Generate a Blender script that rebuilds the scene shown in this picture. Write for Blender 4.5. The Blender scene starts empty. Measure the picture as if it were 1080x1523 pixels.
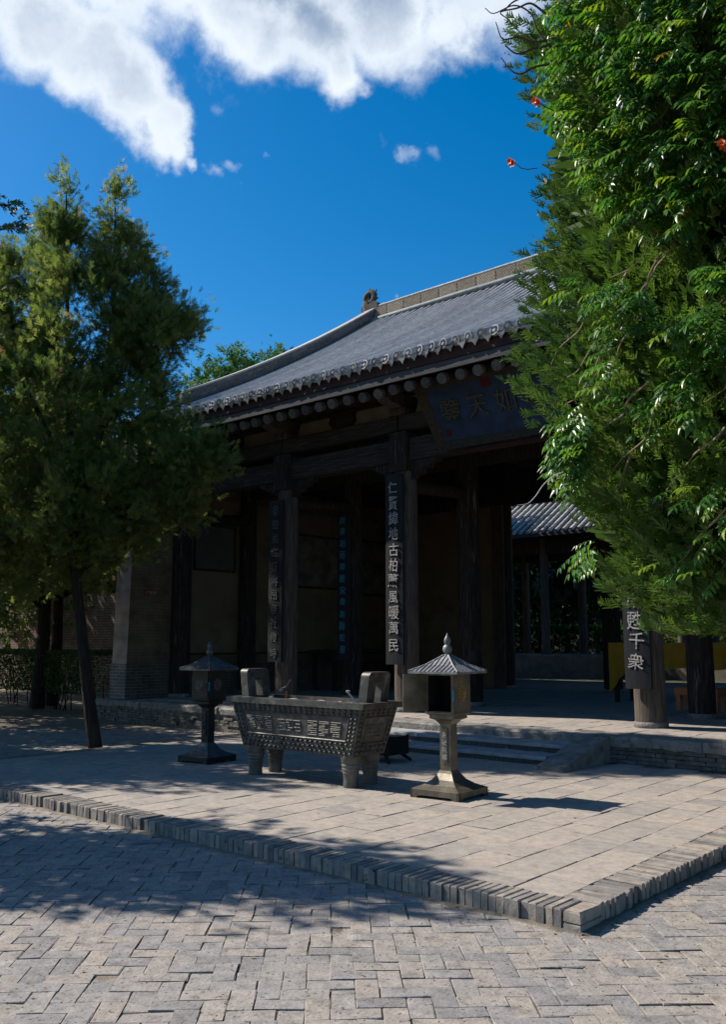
import bpy, math, random
import numpy as np
from mathutils import Vector, Matrix
random.seed(7)
RNG = np.random.default_rng(11)
SC = bpy.context.scene
COL = SC.collection
R_ = math.radians

# ------------------------------------------------------------------ camera
FPX, CX, CY, EYE = 1335.0, 540.0, 761.5, 1.70
PITCH = math.atan(193.5 / FPX); YAW = R_(41.06)
cam_d = bpy.data.cameras.new('camera'); cam = bpy.data.objects.new('camera', cam_d); COL.objects.link(cam)
cam.location = (0, 0, EYE); cam.rotation_euler = (math.pi / 2 + PITCH, 0, YAW)
cam_d.sensor_fit = 'VERTICAL'; cam_d.sensor_height = 36; cam_d.lens = FPX / 1523 * 36
cam_d.clip_end = 2000; cam_d.clip_start = 0.05
SC.camera = cam
CF = np.array([-math.sin(YAW) * math.cos(PITCH), math.cos(YAW) * math.cos(PITCH), math.sin(PITCH)])
CR = np.array([math.cos(YAW), math.sin(YAW), 0]); CU = np.cross(CR, CF); CP = np.array([0, 0, EYE])
FH = np.array([-math.sin(YAW), math.cos(YAW), 0])
def ray(x, y): return CF + CR * (x - CX) / FPX + CU * (CY - y) / FPX
def proj(P):
    v = np.asarray(P, float) - CP; w = v @ CF
    return (CX + FPX * (v @ CR) / w, CY - FPX * (v @ CU) / w, w)
def at(px, py, dist):          # point seen at a pixel, at a horizontal distance ahead
    d = ray(px, py); return CP + d * dist / (d @ FH)
def plan(px, dist):            # ground position under a pixel column at a horizontal distance
    p = at(px, 955, dist); return np.array([p[0], p[1], 0.0])

# ------------------------------------------------------------------ sun, sky, exposure
SUN_EL = R_(43); SUN_H = np.array([.944, .33]) / math.hypot(.944, .33)      # travel direction on the ground
SUN_DIR = Vector((SUN_H[0] * math.cos(SUN_EL), SUN_H[1] * math.cos(SUN_EL), -math.sin(SUN_EL)))
sd = bpy.data.lights.new('sun', 'SUN'); so = bpy.data.objects.new('sun', sd); COL.objects.link(so)
sd.energy = 5.0; sd.angle = R_(0.53); sd.color = (1.0, .93, .83)
so.rotation_euler = SUN_DIR.to_track_quat('-Z', 'Y').to_euler(); so.location = (-20, -8, 25)
SC.view_settings.view_transform = 'Standard'; SC.view_settings.look = 'None'
SC.view_settings.exposure = 0.62; SC.view_settings.gamma = 1
SKY_STRENGTH = 0.05

def make_world():
    w = bpy.data.worlds.new('World'); SC.world = w; w.use_nodes = True
    N = w.node_tree.nodes; L = w.node_tree.links; N.clear()
    def n(t, **k):
        x = N.new(t)
        for a, b in k.items(): setattr(x, a, b)
        return x
    out = n('ShaderNodeOutputWorld'); bg = n('ShaderNodeBackground'); bg.inputs['Strength'].default_value = SKY_STRENGTH
    sky = n('ShaderNodeTexSky', sky_type='NISHITA', sun_disc=False)
    sky.sun_elevation = SUN_EL; sky.sun_rotation = math.atan2(-SUN_H[0], -SUN_H[1])
    sky.air_density = 1.0; sky.dust_density = 0.7; sky.ozone_density = 2.2; sky.altitude = 800
    hs = n('ShaderNodeHueSaturation'); hs.inputs['Saturation'].default_value = 1.48; hs.inputs['Value'].default_value = 1.85
    hs.inputs['Hue'].default_value = .497
    L.new(sky.outputs[0], hs.inputs['Color'])
    tc = n('ShaderNodeTexCoord')
    def noise(scale, detail, rough, vec):
        x = n('ShaderNodeTexNoise'); x.inputs['Scale'].default_value = scale; x.inputs['Detail'].default_value = detail
        x.inputs['Roughness'].default_value = rough; L.new(vec, x.inputs['Vector']); return x
    def math_(op, a, b=None, c=None, clamp=False):
        x = n('ShaderNodeMath', operation=op, use_clamp=clamp)
        for i, v in enumerate((a, b, c)):
            if v is None: continue
            if isinstance(v, (int, float)): x.inputs[i].default_value = v
            else: L.new(v, x.inputs[i])
        return x.outputs[0]
    d = tc.outputs['Generated']
    # ragged edges: push the look-up direction about with noise
    wn = noise(4.0, 9, .60, d)
    sub = n('ShaderNodeVectorMath', operation='SUBTRACT'); L.new(wn.outputs['Color'], sub.inputs[0]); sub.inputs[1].default_value = (.5, .5, .5)
    scl = n('ShaderNodeVectorMath', operation='SCALE'); L.new(sub.outputs[0], scl.inputs[0]); scl.inputs['Scale'].default_value = .17
    add = n('ShaderNodeVectorMath', operation='ADD'); L.new(d, add.inputs[0]); L.new(scl.outputs[0], add.inputs[1])
    dw = add.outputs[0]
    blobs = [(-30, -10, 70, .9), (60, 40, 92, .95), (130, 95, 80, .95), (190, 140, 72, .92), (240, 180, 58, .85), (272, 212, 46, .72), (296, 240, 30, .5),
             (30, -80, 120, 1.), (180, -20, 110, .95), (270, -50, 130, .95), (340, 30, 90, .85), (400, 60, 74, .8), (480, 50, 88, .9), (520, 105, 66, .85), (500, 150, 40, .6), (560, 125, 44, .6),
             (590, 0, 100, .95), (680, 10, 86, .85), (745, 45, 58, .7), (420, -120, 200, 1.), (760, -120, 170, .9), (100, -220, 220, 1.),
             (655, 212, 42, .32), (622, 218, 48, .34), (588, 208, 40, .31), (325, 255, 40, .34), (352, 248, 36, .30), (368, 278, 34, .30), (400, 242, 32, .28),
             (640, 436, 36, .6), (600, 444, 28, .52), (0, 330, 110, .26), (340, 150, 60, .25), (640, 100, 70, .3)]
    tot = None
    for (px, py, r, wt) in blobs:
        v = ray(px, py); v = v / np.linalg.norm(v); rr = r / FPX
        dist = n('ShaderNodeVectorMath', operation='DISTANCE'); L.new(dw, dist.inputs[0]); dist.inputs[1].default_value = tuple(v)
        f = math_('SUBTRACT', 1.0, math_('DIVIDE', dist.outputs['Value'], rr))
        f = math_('SUBTRACT', math_('SMOOTH_MIN', f, .8, .2), 1.0 - wt)
        tot = f if tot is None else math_('SMOOTH_MAX', tot, f, .22)
    # the same kind of cloud elsewhere in the sky
    cn = noise(2.1, 4, .55, dw)
    sep = n('ShaderNodeSeparateXYZ'); L.new(d, sep.inputs[0])
    hi = n('ShaderNodeMapRange'); L.new(sep.outputs['Z'], hi.inputs['Value'])
    hi.inputs['From Min'].default_value = .62; hi.inputs['From Max'].default_value = .75
    other = math_('MULTIPLY', math_('MULTIPLY', math_('SUBTRACT', cn.outputs['Fac'], .5), 3.0), hi.outputs[0])
    tot = math_('MAXIMUM', tot, math_('SUBTRACT', other, .1))
    fn = noise(9.0, 11, .66, d)
    den = math_('ADD', tot, math_('MULTIPLY', math_('SUBTRACT', fn.outputs['Fac'], .5), .95))
    cov = n('ShaderNodeMapRange', interpolation_type='SMOOTHSTEP'); L.new(den, cov.inputs['Value'])
    cov.inputs['From Min'].default_value = 0.02; cov.inputs['From Max'].default_value = .52
    fade = math_('MULTIPLY', cov.outputs[0], .96)
    gate = n('ShaderNodeMapRange'); L.new(tot, gate.inputs['Value']); gate.inputs['From Min'].default_value = -.08; gate.inputs['From Max'].default_value = .10
    fade = math_('MULTIPLY', fade, gate.outputs[0])
    # thick cloud is greyer underneath than its thin bright rims
    ln = noise(4.4, 5, .5, dw)
    ins = n('ShaderNodeMapRange', interpolation_type='SMOOTHSTEP'); L.new(den, ins.inputs['Value']); ins.inputs['From Min'].default_value = .30; ins.inputs['From Max'].default_value = .80
    gr = n('ShaderNodeMapRange', interpolation_type='SMOOTHSTEP'); L.new(math_('ADD', sep.outputs['Z'], math_('MULTIPLY', math_('SUBTRACT', ln.outputs['Fac'], .5), .42)), gr.inputs['Value']); gr.inputs['From Min'].default_value = .52; gr.inputs['From Max'].default_value = .68
    th = math_('ADD', math_('MULTIPLY', ins.outputs[0], gr.outputs[0]), math_('MULTIPLY', math_('SUBTRACT', fn.outputs['Fac'], .46), .55), clamp=True)
    cc = n('ShaderNodeMix', data_type='RGBA'); L.new(th, cc.inputs['Factor'])
    S = 1 / SKY_STRENGTH
    cc.inputs['A'].default_value = (.62 * S, .67 * S, .72 * S, 1); cc.inputs['B'].default_value = (.17 * S, .24 * S, .35 * S, 1)
    mx = n('ShaderNodeMix', data_type='RGBA'); L.new(fade, mx.inputs['Factor']); L.new(hs.outputs[0], mx.inputs['A']); L.new(cc.outputs['Result'], mx.inputs['B'])
    L.new(mx.outputs['Result'], bg.inputs['Color']); L.new(bg.outputs[0], out.inputs['Surface'])
make_world()

# ------------------------------------------------------------------ materials
def ramp_node(nt, cols):
    r = nt.nodes.new('ShaderNodeValToRGB'); e = r.color_ramp.elements
    while len(e) > 1: e.remove(e[-1])
    for i, (p, c) in enumerate(cols):
        if i == 0: x = e[0]; x.position = p
        else: x = e.new(p)
        x.color = (*c, 1)
    return r
def mat(name, cols, scale=6, stretch=(1, 1, 1), rough=.85, bump=.3, bscale=60, metallic=0., rnd=0., attr=None, spec=.3,
        dirt=None, detail=6, bdist=.01, palette=None):
    """noise-ramped base colour; rnd = brightness spread from object to object; attr = same from a mesh attribute"""
    m = bpy.data.materials.new(name); m.use_nodes = True; nt = m.node_tree; N, L = nt.nodes, nt.links
    b = N['Principled BSDF']; b.inputs['Roughness'].default_value = rough; b.inputs['Metallic'].default_value = metallic
    b.inputs['Specular IOR Level'].default_value = spec
    g = N.new('ShaderNodeNewGeometry'); mp = N.new('ShaderNodeMapping'); mp.inputs['Scale'].default_value = stretch
    L.new(g.outputs['Position'], mp.inputs['Vector'])
    nz = N.new('ShaderNodeTexNoise'); nz.inputs['Scale'].default_value = scale; nz.inputs['Detail'].default_value = detail; nz.inputs['Roughness'].default_value = .62
    L.new(mp.outputs[0], nz.inputs['Vector'])
    if len(cols) == 2 and not isinstance(cols[0][1], tuple): cols = [(.3, cols[0]), (.7, cols[1])]
    r = ramp_node(nt, cols); L.new(nz.outputs['Fac'], r.inputs[0]); c = r.outputs[0]
    src = None
    if rnd or palette:
        if attr:
            a = N.new('ShaderNodeAttribute'); a.attribute_name = attr; src = a.outputs['Fac']
        else:
            oi = N.new('ShaderNodeObjectInfo'); src = oi.outputs['Random']
    if palette:
        pr = ramp_node(nt, palette); pr.color_ramp.interpolation = 'LINEAR'; L.new(src, pr.inputs[0])
        mx = N.new('ShaderNodeMix'); mx.data_type = 'RGBA'; mx.blend_type = 'MULTIPLY'; mx.inputs['Factor'].default_value = 1
        L.new(c, mx.inputs['A']); L.new(pr.outputs[0], mx.inputs['B']); c = mx.outputs['Result']
    if rnd:
        wv = N.new('ShaderNodeMath'); wv.operation = 'MULTIPLY_ADD'; L.new(src, wv.inputs[0]); wv.inputs[1].default_value = 2 * rnd; wv.inputs[2].default_value = 1 - rnd
        h = N.new('ShaderNodeHueSaturation'); L.new(c, h.inputs['Color']); L.new(wv.outputs[0], h.inputs['Value']); c = h.outputs[0]
    if dirt:
        dc, dscale, lo, hi = dirt
        n2 = N.new('ShaderNodeTexNoise'); n2.inputs['Scale'].default_value = dscale; n2.inputs['Detail'].default_value = 5; n2.inputs['Roughness'].default_value = .65
        L.new(mp.outputs[0], n2.inputs['Vector'])
        mr = N.new('ShaderNodeMapRange'); L.new(n2.outputs['Fac'], mr.inputs['Value']); mr.inputs['From Min'].default_value = lo; mr.inputs['From Max'].default_value = hi
        mx = N.new('ShaderNodeMix'); mx.data_type = 'RGBA'; L.new(mr.outputs[0], mx.inputs['Factor']); L.new(c, mx.inputs['A']); mx.inputs['B'].default_value = (*dc, 1); c = mx.outputs['Result']
    L.new(c, b.inputs['Base Color'])
    if bump:
        bn = N.new('ShaderNodeTexNoise'); bn.inputs['Scale'].default_value = bscale; bn.inputs['Detail'].default_value = 4; L.new(mp.outputs[0], bn.inputs['Vector'])
        bp = N.new('ShaderNodeBump'); bp.inputs['Strength'].default_value = bump; bp.inputs['Distance'].default_value = bdist
        L.new(bn.outputs['Fac'], bp.inputs['Height']); L.new(bp.outputs[0], b.inputs['Normal'])
    return m
def brickmat(name, axis, c1, c2, mortar, bw=.27, bh=.07, ms=.012, scale_noise=3):
    m = bpy.data.materials.new(name); m.use_nodes = True; nt = m.node_tree; N, L = nt.nodes, nt.links; b = N['Principled BSDF']
    b.inputs['Roughness'].default_value = .9; b.inputs['Specular IOR Level'].default_value = .2
    g = N.new('ShaderNodeNewGeometry'); s = N.new('ShaderNodeSeparateXYZ'); L.new(g.outputs['Position'], s.inputs[0])
    c = N.new('ShaderNodeCombineXYZ'); L.new(s.outputs['X' if axis == 'x' else 'Y'], c.inputs[0]); L.new(s.outputs['Z'], c.inputs[1])
    br = N.new('ShaderNodeTexBrick'); L.new(c.outputs[0], br.inputs['Vector']); br.inputs['Scale'].default_value = 1
    br.inputs['Brick Width'].default_value = bw; br.inputs['Row Height'].default_value = bh; br.inputs['Mortar Size'].default_value = ms
    br.inputs['Color1'].default_value = (*c1, 1); br.inputs['Color2'].default_value = (*c2, 1); br.inputs['Mortar'].default_value = (*mortar, 1)
    nz = N.new('ShaderNodeTexNoise'); nz.inputs['Scale'].default_value = scale_noise; nz.inputs['Detail'].default_value = 6; L.new(g.outputs['Position'], nz.inputs['Vector'])
    mr = N.new('ShaderNodeMapRange'); L.new(nz.outputs['Fac'], mr.inputs['Value']); mr.inputs['From Min'].default_value = .3; mr.inputs['From Max'].default_value = .7
    mr.inputs['To Min'].default_value = .6; mr.inputs['To Max'].default_value = 1.15
    mx = N.new('ShaderNodeMix'); mx.data_type = 'RGBA'; mx.blend_type = 'MULTIPLY'; mx.inputs['Factor'].default_value = 1
    L.new(br.outputs['Color'], mx.inputs['A']); L.new(mr.outputs[0], mx.inputs['B']); L.new(mx.outputs['Result'], b.inputs['Base Color'])
    bp = N.new('ShaderNodeBump'); bp.inputs['Strength'].default_value = .6; bp.inputs['Distance'].default_value = .008; bp.invert = True
    L.new(br.outputs['Fac'], bp.inputs['Height']); L.new(bp.outputs[0], b.inputs['Normal'])
    return m
def leafmat(name, cols, rough=.55, trans=.3, spec=.3):
    m = bpy.data.materials.new(name); m.use_nodes = True; nt = m.node_tree; N, L = nt.nodes, nt.links; b = N['Principled BSDF']
    b.inputs['Roughness'].default_value = rough; b.inputs['Specular IOR Level'].default_value = spec
    a = N.new('ShaderNodeAttribute'); a.attribute_name = 'rnd'; r = ramp_node(nt, cols); L.new(a.outputs['Fac'], r.inputs[0])
    L.new(r.outputs[0], b.inputs['Base Color'])
    t = N.new('ShaderNodeBsdfTranslucent'); h = N.new('ShaderNodeHueSaturation'); h.inputs['Hue'].default_value = .492; h.inputs['Value'].default_value = 1.75; h.inputs['Saturation'].default_value = 1.1
    L.new(r.outputs[0], h.inputs['Color']); L.new(h.outputs[0], t.inputs['Color'])
    mx = N.new('ShaderNodeMixShader'); mx.inputs[0].default_value = trans
    L.new(b.outputs[0], mx.inputs[1]); L.new(t.outputs[0], mx.inputs[2]); L.new(mx.outputs[0], N['Material Output'].inputs['Surface'])
    return m

M = {}
PAL = [(0, (.72, .72, .75)), (.15, (.88, .88, .91)), (.4, (.98, .965, .955)), (.6, (1.04, .99, .94)), (.85, (1.10, 1.02, .93)), (1, (.98, .95, .93))]
def paving(nm, attr=None):
    return mat(nm, [(.25, (.12, .114, .108)), (.45, (.225, .211, .198)), (.6, (.27, .252, .235)), (.8, (.37, .345, .32))], scale=11, rough=.88, bump=.5, bscale=45, bdist=.012,
               palette=PAL, attr=attr, dirt=((.045, .041, .037), 38, .59, .65), spec=.25)
M['brick'] = paving('paving_brick'); M['brick_s'] = paving('paving_brick_far', 'rnd')
M['mortar'] = mat('sandy_joint', [(.3, (.09, .075, .056)), (.6, (.18, .15, .115)), (.8, (.28, .235, .18))], scale=9, bump=.6)
def slabm(nm, attr=None):
    return mat(nm, [(.25, (.215, .193, .172)), (.5, (.285, .256, .228)), (.75, (.355, .318, .283))], scale=12, rough=.85, bump=.35, bscale=30, palette=[(0, (.82, .825, .85)), (.5, (1, .98, .96)), (1, (1.10, 1.05, .99))], attr=attr,
               dirt=((.17, .157, .145), 9, .58, .74), spec=.3)
M['slab'] = slabm('terrace_slab'); M['slab_s'] = slabm('terrace_slab_far', 'rnd')
M['edge'] = mat('edge_brick_clay', [(.25, (.13, .119, .107)), (.5, (.235, .213, .19)), (.8, (.32, .29, .258))], scale=12, rough=.9, bump=.35, bscale=60, bdist=.008,
                palette=[(0, (.55, .56, .60)), (.5, (.95, .94, .93)), (1, (1.22, 1.12, 1.0))], dirt=((.05, .046, .042), 14, .60, .70))
M['earth'] = mat('bare_earth', [(.3, (.10, .075, .05)), (.7, (.20, .16, .115))], scale=2.5, bump=.8, bscale=25, bdist=.03)
M['stone'] = mat('podium_stone', [(.25, (.10, .094, .088)), (.5, (.185, .174, .16)), (.75, (.29, .272, .25))], scale=6, rough=.9, bump=.8, bscale=35, bdist=.02, rnd=.12, dirt=((.07, .066, .062), 8, .55, .68))
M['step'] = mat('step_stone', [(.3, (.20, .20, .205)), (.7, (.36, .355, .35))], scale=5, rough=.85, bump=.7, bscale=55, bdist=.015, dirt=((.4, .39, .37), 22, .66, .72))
M['riser'] = mat('mossy_shaded_riser', [(.3, (.045, .045, .046)), (.6, (.10, .099, .097)), (.8, (.26, .255, .245))], scale=28, rough=.9, bump=.8, bscale=40, bdist=.015)  # mottled stone, darker than the treads to paint in the risers' shade
M['rough_brick'] = mat('eroded_brick', [(.25, (.05, .047, .044)), (.5, (.115, .106, .097)), (.75, (.23, .21, .188))], scale=9, bump=.9, bscale=30, bdist=.02, palette=PAL, attr='rnd')
M['floor'] = mat('hall_floor', [(.3, (.08, .077, .075)), (.7, (.14, .135, .13))], scale=2, rough=.7, bump=.2)
M['wood'] = mat('weathered_timber', [(.25, (.010, .008, .007)), (.5, (.028, .022, .019)), (.72, (.065, .054, .048))], scale=3.0, stretch=(9, 9, .8), rough=.92, bump=.6, bscale=9, bdist=.02, spec=.15, dirt=((.17, .15, .138), 2.1, .60, .74))
M['post'] = mat('bare_column_timber', [(.25, (.030, .023, .019)), (.5, (.072, .056, .046)), (.75, (.14, .115, .098))], scale=3.0, stretch=(9, 9, .8), rough=.9, bump=.6, bscale=9, bdist=.02, dirt=((.035, .028, .024), 1.2, .58, .70))
M['beam'] = mat('weathered_beam', [(.25, (.011, .009, .008)), (.5, (.03, .024, .021)), (.75, (.075, .062, .056))], scale=3.0, stretch=(.8, 9, 9), rough=.9, bump=.6, bscale=9, bdist=.02)
M['rafter'] = mat('rafter_timber', [(.25, (.032, .028, .025)), (.5, (.082, .073, .066)), (.75, (.155, .14, .128))], scale=10, stretch=(3, .6, 3), rough=.9, bump=.6, bscale=24, rnd=.3)
M['fascia'] = mat('grey_fascia', [(.3, (.035, .035, .037)), (.7, (.08, .078, .077))], scale=3, stretch=(.6, 8, 8), rough=.9, bump=.4, bscale=10)
M['redboard'] = mat('old_red_board', [(.3, (.028, .012, .010)), (.7, (.06, .024, .019))], scale=4, stretch=(.6, 6, 6))
M['tile'] = mat('grey_roof_tile', [(.25, (.17, .175, .182)), (.5, (.31, .312, .315)), (.78, (.43, .428, .425))], scale=5, rough=.6, bump=.4, bscale=40, rnd=.16, spec=.4, dirt=((.05, .05, .052), 9, .60, .72))
M['pan'] = mat('roof_pan_tile', [(.3, (.015, .016, .017)), (.7, (.04, .041, .043))], scale=6, rough=.85, bump=.4)  # kept much darker than the cover tiles to paint shade into the grooves
M['disc'] = mat('eave_disc_clay', [(.3, (.16, .165, .17)), (.7, (.30, .305, .31))], scale=20, rough=.7, bump=.6, bscale=90, rnd=.15)
M['drip'] = mat('drip_tile_clay', [(.3, (.22, .215, .205)), (.7, (.40, .385, .365))], scale=12, rough=.8, bump=.4, rnd=.2)
M['ridge'] = mat('ridge_brick', [(.3, (.17, .135, .10)), (.7, (.31, .26, .20))], scale=14, rough=.9, bump=.5, rnd=.15)
M['ridge_lip'] = mat('ridge_coping', [(.3, (.24, .235, .225)), (.7, (.42, .41, .39))], scale=8, rough=.8, bump=.4, rnd=.1)
M['ridge_dark'] = mat('gable_ridge_brick', [(.3, (.075, .078, .083)), (.7, (.17, .17, .175))], scale=9, rough=.85, bump=.5, rnd=.22)
M['finial'] = mat('dark_finial_clay', [(.3, (.03, .027, .024)), (.7, (.085, .078, .07))], scale=14, rough=.85, bump=.6)
M['bluetile'] = mat('ridge_roll_tile', [(.3, (.10, .125, .135)), (.7, (.21, .24, .25))], scale=7, rough=.6, bump=.3, rnd=.25)
M['plaster'] = mat('ochre_plaster', [(.3, (.135, .10, .06)), (.7, (.185, .14, .085))], scale=1.3, rough=.95, bump=.3, bscale=12, dirt=((.09, .07, .05), 1.1, .56, .72))
M['panelplaster'] = mat('frieze_plaster', [(.3, (.17, .14, .105)), (.7, (.28, .23, .18))], scale=2, rough=.95)
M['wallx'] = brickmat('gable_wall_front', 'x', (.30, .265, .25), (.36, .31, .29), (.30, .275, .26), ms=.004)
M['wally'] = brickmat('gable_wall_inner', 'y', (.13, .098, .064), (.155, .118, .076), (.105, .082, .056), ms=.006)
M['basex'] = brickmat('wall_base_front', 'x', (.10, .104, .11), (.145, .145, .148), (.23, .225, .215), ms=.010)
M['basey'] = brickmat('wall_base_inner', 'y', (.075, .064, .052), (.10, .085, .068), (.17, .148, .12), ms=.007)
M['yardwall'] = brickmat('yard_wall_brick', 'x', (.17, .12, .085), (.24, .175, .125), (.10, .08, .065), bw=.3, bh=.085, ms=.014)
M['black'] = mat('black_lacquer', [(.3, (.006, .007, .009)), (.7, (.015, .017, .021))], scale=5, stretch=(4, 4, .6), rough=.6, bump=.25, bscale=30, spec=.2, dirt=((.16, .17, .18), 16, .69, .74))
M['paleink'] = mat('pale_lettering', [(.3, (.22, .21, .20)), (.7, (.46, .43, .40))], scale=30, rough=.8, bump=0, dirt=((.03, .03, .032), 22, .52, .62))
M['dimink'] = mat('worn_lettering', [(.3, (.05, .053, .056)), (.7, (.13, .13, .13))], scale=30, rough=.8, bump=0, dirt=((.02, .02, .022), 22, .48, .58))
M['tealink'] = mat('teal_lettering', [(.3, (.015, .14, .17)), (.7, (.03, .25, .28))], scale=30, rough=.7, bump=0)
M['darkink'] = mat('dark_lettering', [(.3, (.02, .018, .012)), (.7, (.08, .07, .04))], scale=30, rough=.5, bump=0)
M['blueboard'] = mat('blue_painted_board', [(.3, (.002, .011, .032)), (.7, (.005, .032, .082))], scale=4, rough=.55, bump=.2, spec=.4)
M['giltframe'] = mat('carved_frame', [(.3, (.014, .010, .007)), (.6, (.045, .033, .019)), (.8, (.10, .072, .038))], scale=30, rough=.7, bump=1, bscale=38, bdist=.03)
M['red'] = mat('red_seal', [(.3, (.045, .005, .004)), (.7, (.075, .008, .007))], scale=10, bump=0)
M['signred'] = mat('dark_red_sign', [(.3, (.09, .006, .007)), (.7, (.14, .01, .01))], scale=6, bump=0, rough=.4)
M['iron'] = mat('censer_bronze', [(.22, (.024, .024, .023)), (.5, (.060, .057, .052)), (.72, (.12, .114, .103)), (.9, (.22, .21, .195))], scale=9, rough=.5, bump=.5, bscale=60, bdist=.006, metallic=.35, spec=.5, dirt=((.22, .225, .22), 5, .60, .76))
M['ironleg'] = mat('censer_leg_bronze', [(.3, (.06, .056, .05)), (.7, (.16, .15, .13))], scale=7, rough=.6, bump=.5, metallic=.25)
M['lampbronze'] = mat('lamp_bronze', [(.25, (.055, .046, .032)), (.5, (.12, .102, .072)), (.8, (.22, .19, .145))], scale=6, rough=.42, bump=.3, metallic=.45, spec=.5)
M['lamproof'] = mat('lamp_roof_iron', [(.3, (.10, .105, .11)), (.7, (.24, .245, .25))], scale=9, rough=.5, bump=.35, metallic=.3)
M['lamproofdark'] = mat('shaded_lamp_roof', [(.3, (.04, .043, .046)), (.7, (.11, .115, .12))], scale=9, rough=.45, bump=.35, metallic=.3)  # this and the next: lamp tones with the left lamp's shade painted in
M['lampdark'] = mat('shaded_lamp_metal', [(.3, (.010, .010, .0095)), (.7, (.03, .029, .026))], scale=6, rough=.5, bump=.3, metallic=.3)
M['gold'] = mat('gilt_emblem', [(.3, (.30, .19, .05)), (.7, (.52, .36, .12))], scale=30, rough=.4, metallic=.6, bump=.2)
M['shadegold'] = mat('shaded_emblem', [(.3, (.10, .095, .08)), (.7, (.2, .19, .16))], scale=30, rough=.5, metallic=.3, bump=.2)  # emblem gilt toned down for the shaded lamp
M['nearblack'] = mat('near_black_metal', [(.3, (.006, .006, .006)), (.7, (.014, .013, .012))], scale=5, rough=.9)  # near-black, for the lamp linings and the brazier
M['ash'] = mat('pale_ash', [(.3, (.20, .195, .19)), (.7, (.38, .37, .36))], scale=25, bump=1, bscale=60, bdist=.03)
M['tealtape'] = mat('teal_tape', [(.3, (.0, .2, .3)), (.7, (.01, .3, .42))], bump=0)
M['incense'] = mat('incense_red', [(.3, (.30, .09, .04)), (.7, (.5, .2, .08))], bump=0)
M['bark'] = mat('juniper_bark', [(.25, (.008, .006, .005)), (.5, (.022, .017, .014)), (.75, (.055, .044, .037))], scale=4, stretch=(7, 7, .7), rough=.95, bump=1, bscale=8, bdist=.04)
M['twig'] = mat('dry_twig', [(.3, (.035, .022, .02)), (.7, (.09, .06, .05))], scale=10, bump=.3)
M['vinestem'] = mat('vine_stem', [(.3, (.16, .11, .075)), (.7, (.28, .22, .15))], scale=14, bump=.4)
M['cable'] = mat('white_cable', [(.3, (.45, .44, .42)), (.7, (.6, .59, .57))], bump=0)
M['yellow'] = mat('yellow_cloth', [(.3, (.27, .14, .010)), (.7, (.37, .20, .018))], scale=3, rough=.9, bump=.3, bscale=14)
M['orange'] = mat('orange_wood', [(.3, (.32, .10, .025)), (.7, (.45, .16, .045))], scale=5, rough=.6)
M['poster'] = mat('faded_mural', [(.3, (.06, .05, .04)), (.5, (.12, .10, .085)), (.7, (.20, .18, .15))], scale=2.4, rough=.8, bump=0)
M['noticeboard'] = mat('grey_notice', [(.3, (.055, .05, .044)), (.7, (.08, .073, .065))], scale=3, rough=.8, bump=0)
M['flower'] = mat('orange_flower', [(.3, (.62, .07, .012)), (.7, (.75, .14, .03))], scale=20, bump=0, rough=.5)
M['rough_dark'] = mat('gallery_stone', [(.3, (.07, .06, .05)), (.7, (.16, .14, .115))], scale=3, bump=.6, bscale=12)
M['shadegreen'] = mat('shaded_green_ground', [(.3, (.035, .045, .02)), (.7, (.08, .08, .045))], scale=2, bump=.6, bscale=20)  # green ground toned down, the rear court's shade put into its colour
M['thuja'] = leafmat('arborvitae_leaf', [(0, (.042, .074, .020)), (.35, (.075, .115, .030)), (.7, (.125, .165, .042)), (.95, (.175, .20, .06)), (1, (.17, .12, .06))], rough=.6, trans=.5, spec=.25)
M['juniper'] = leafmat('juniper_leaf', [(0, (.032, .070, .014)), (.4, (.062, .122, .024)), (.8, (.10, .17, .034)), (1, (.14, .19, .055))], rough=.55, trans=.3, spec=.3)
M['vine'] = leafmat('vine_leaf', [(0, (.022, .075, .014)), (.4, (.042, .125, .020)), (.75, (.075, .17, .024)), (.96, (.14, .21, .022)), (1, (.40, .28, .02))], rough=.36, trans=.42, spec=.55)
M['farleaf'] = leafmat('far_tree_leaf', [(0, (.03, .075, .02)), (.5, (.055, .125, .03)), (1, (.10, .17, .045))], rough=.7, trans=.3, spec=.15)
M['darkleaf'] = leafmat('cedar_leaf', [(0, (.010, .028, .016)), (.5, (.02, .05, .024)), (1, (.035, .07, .03))], rough=.6, trans=.15)
M['hedge'] = leafmat('hedge_leaf', [(0, (.015, .04, .010)), (.5, (.03, .075, .016)), (1, (.06, .12, .025))], rough=.5, trans=.25)

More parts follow.
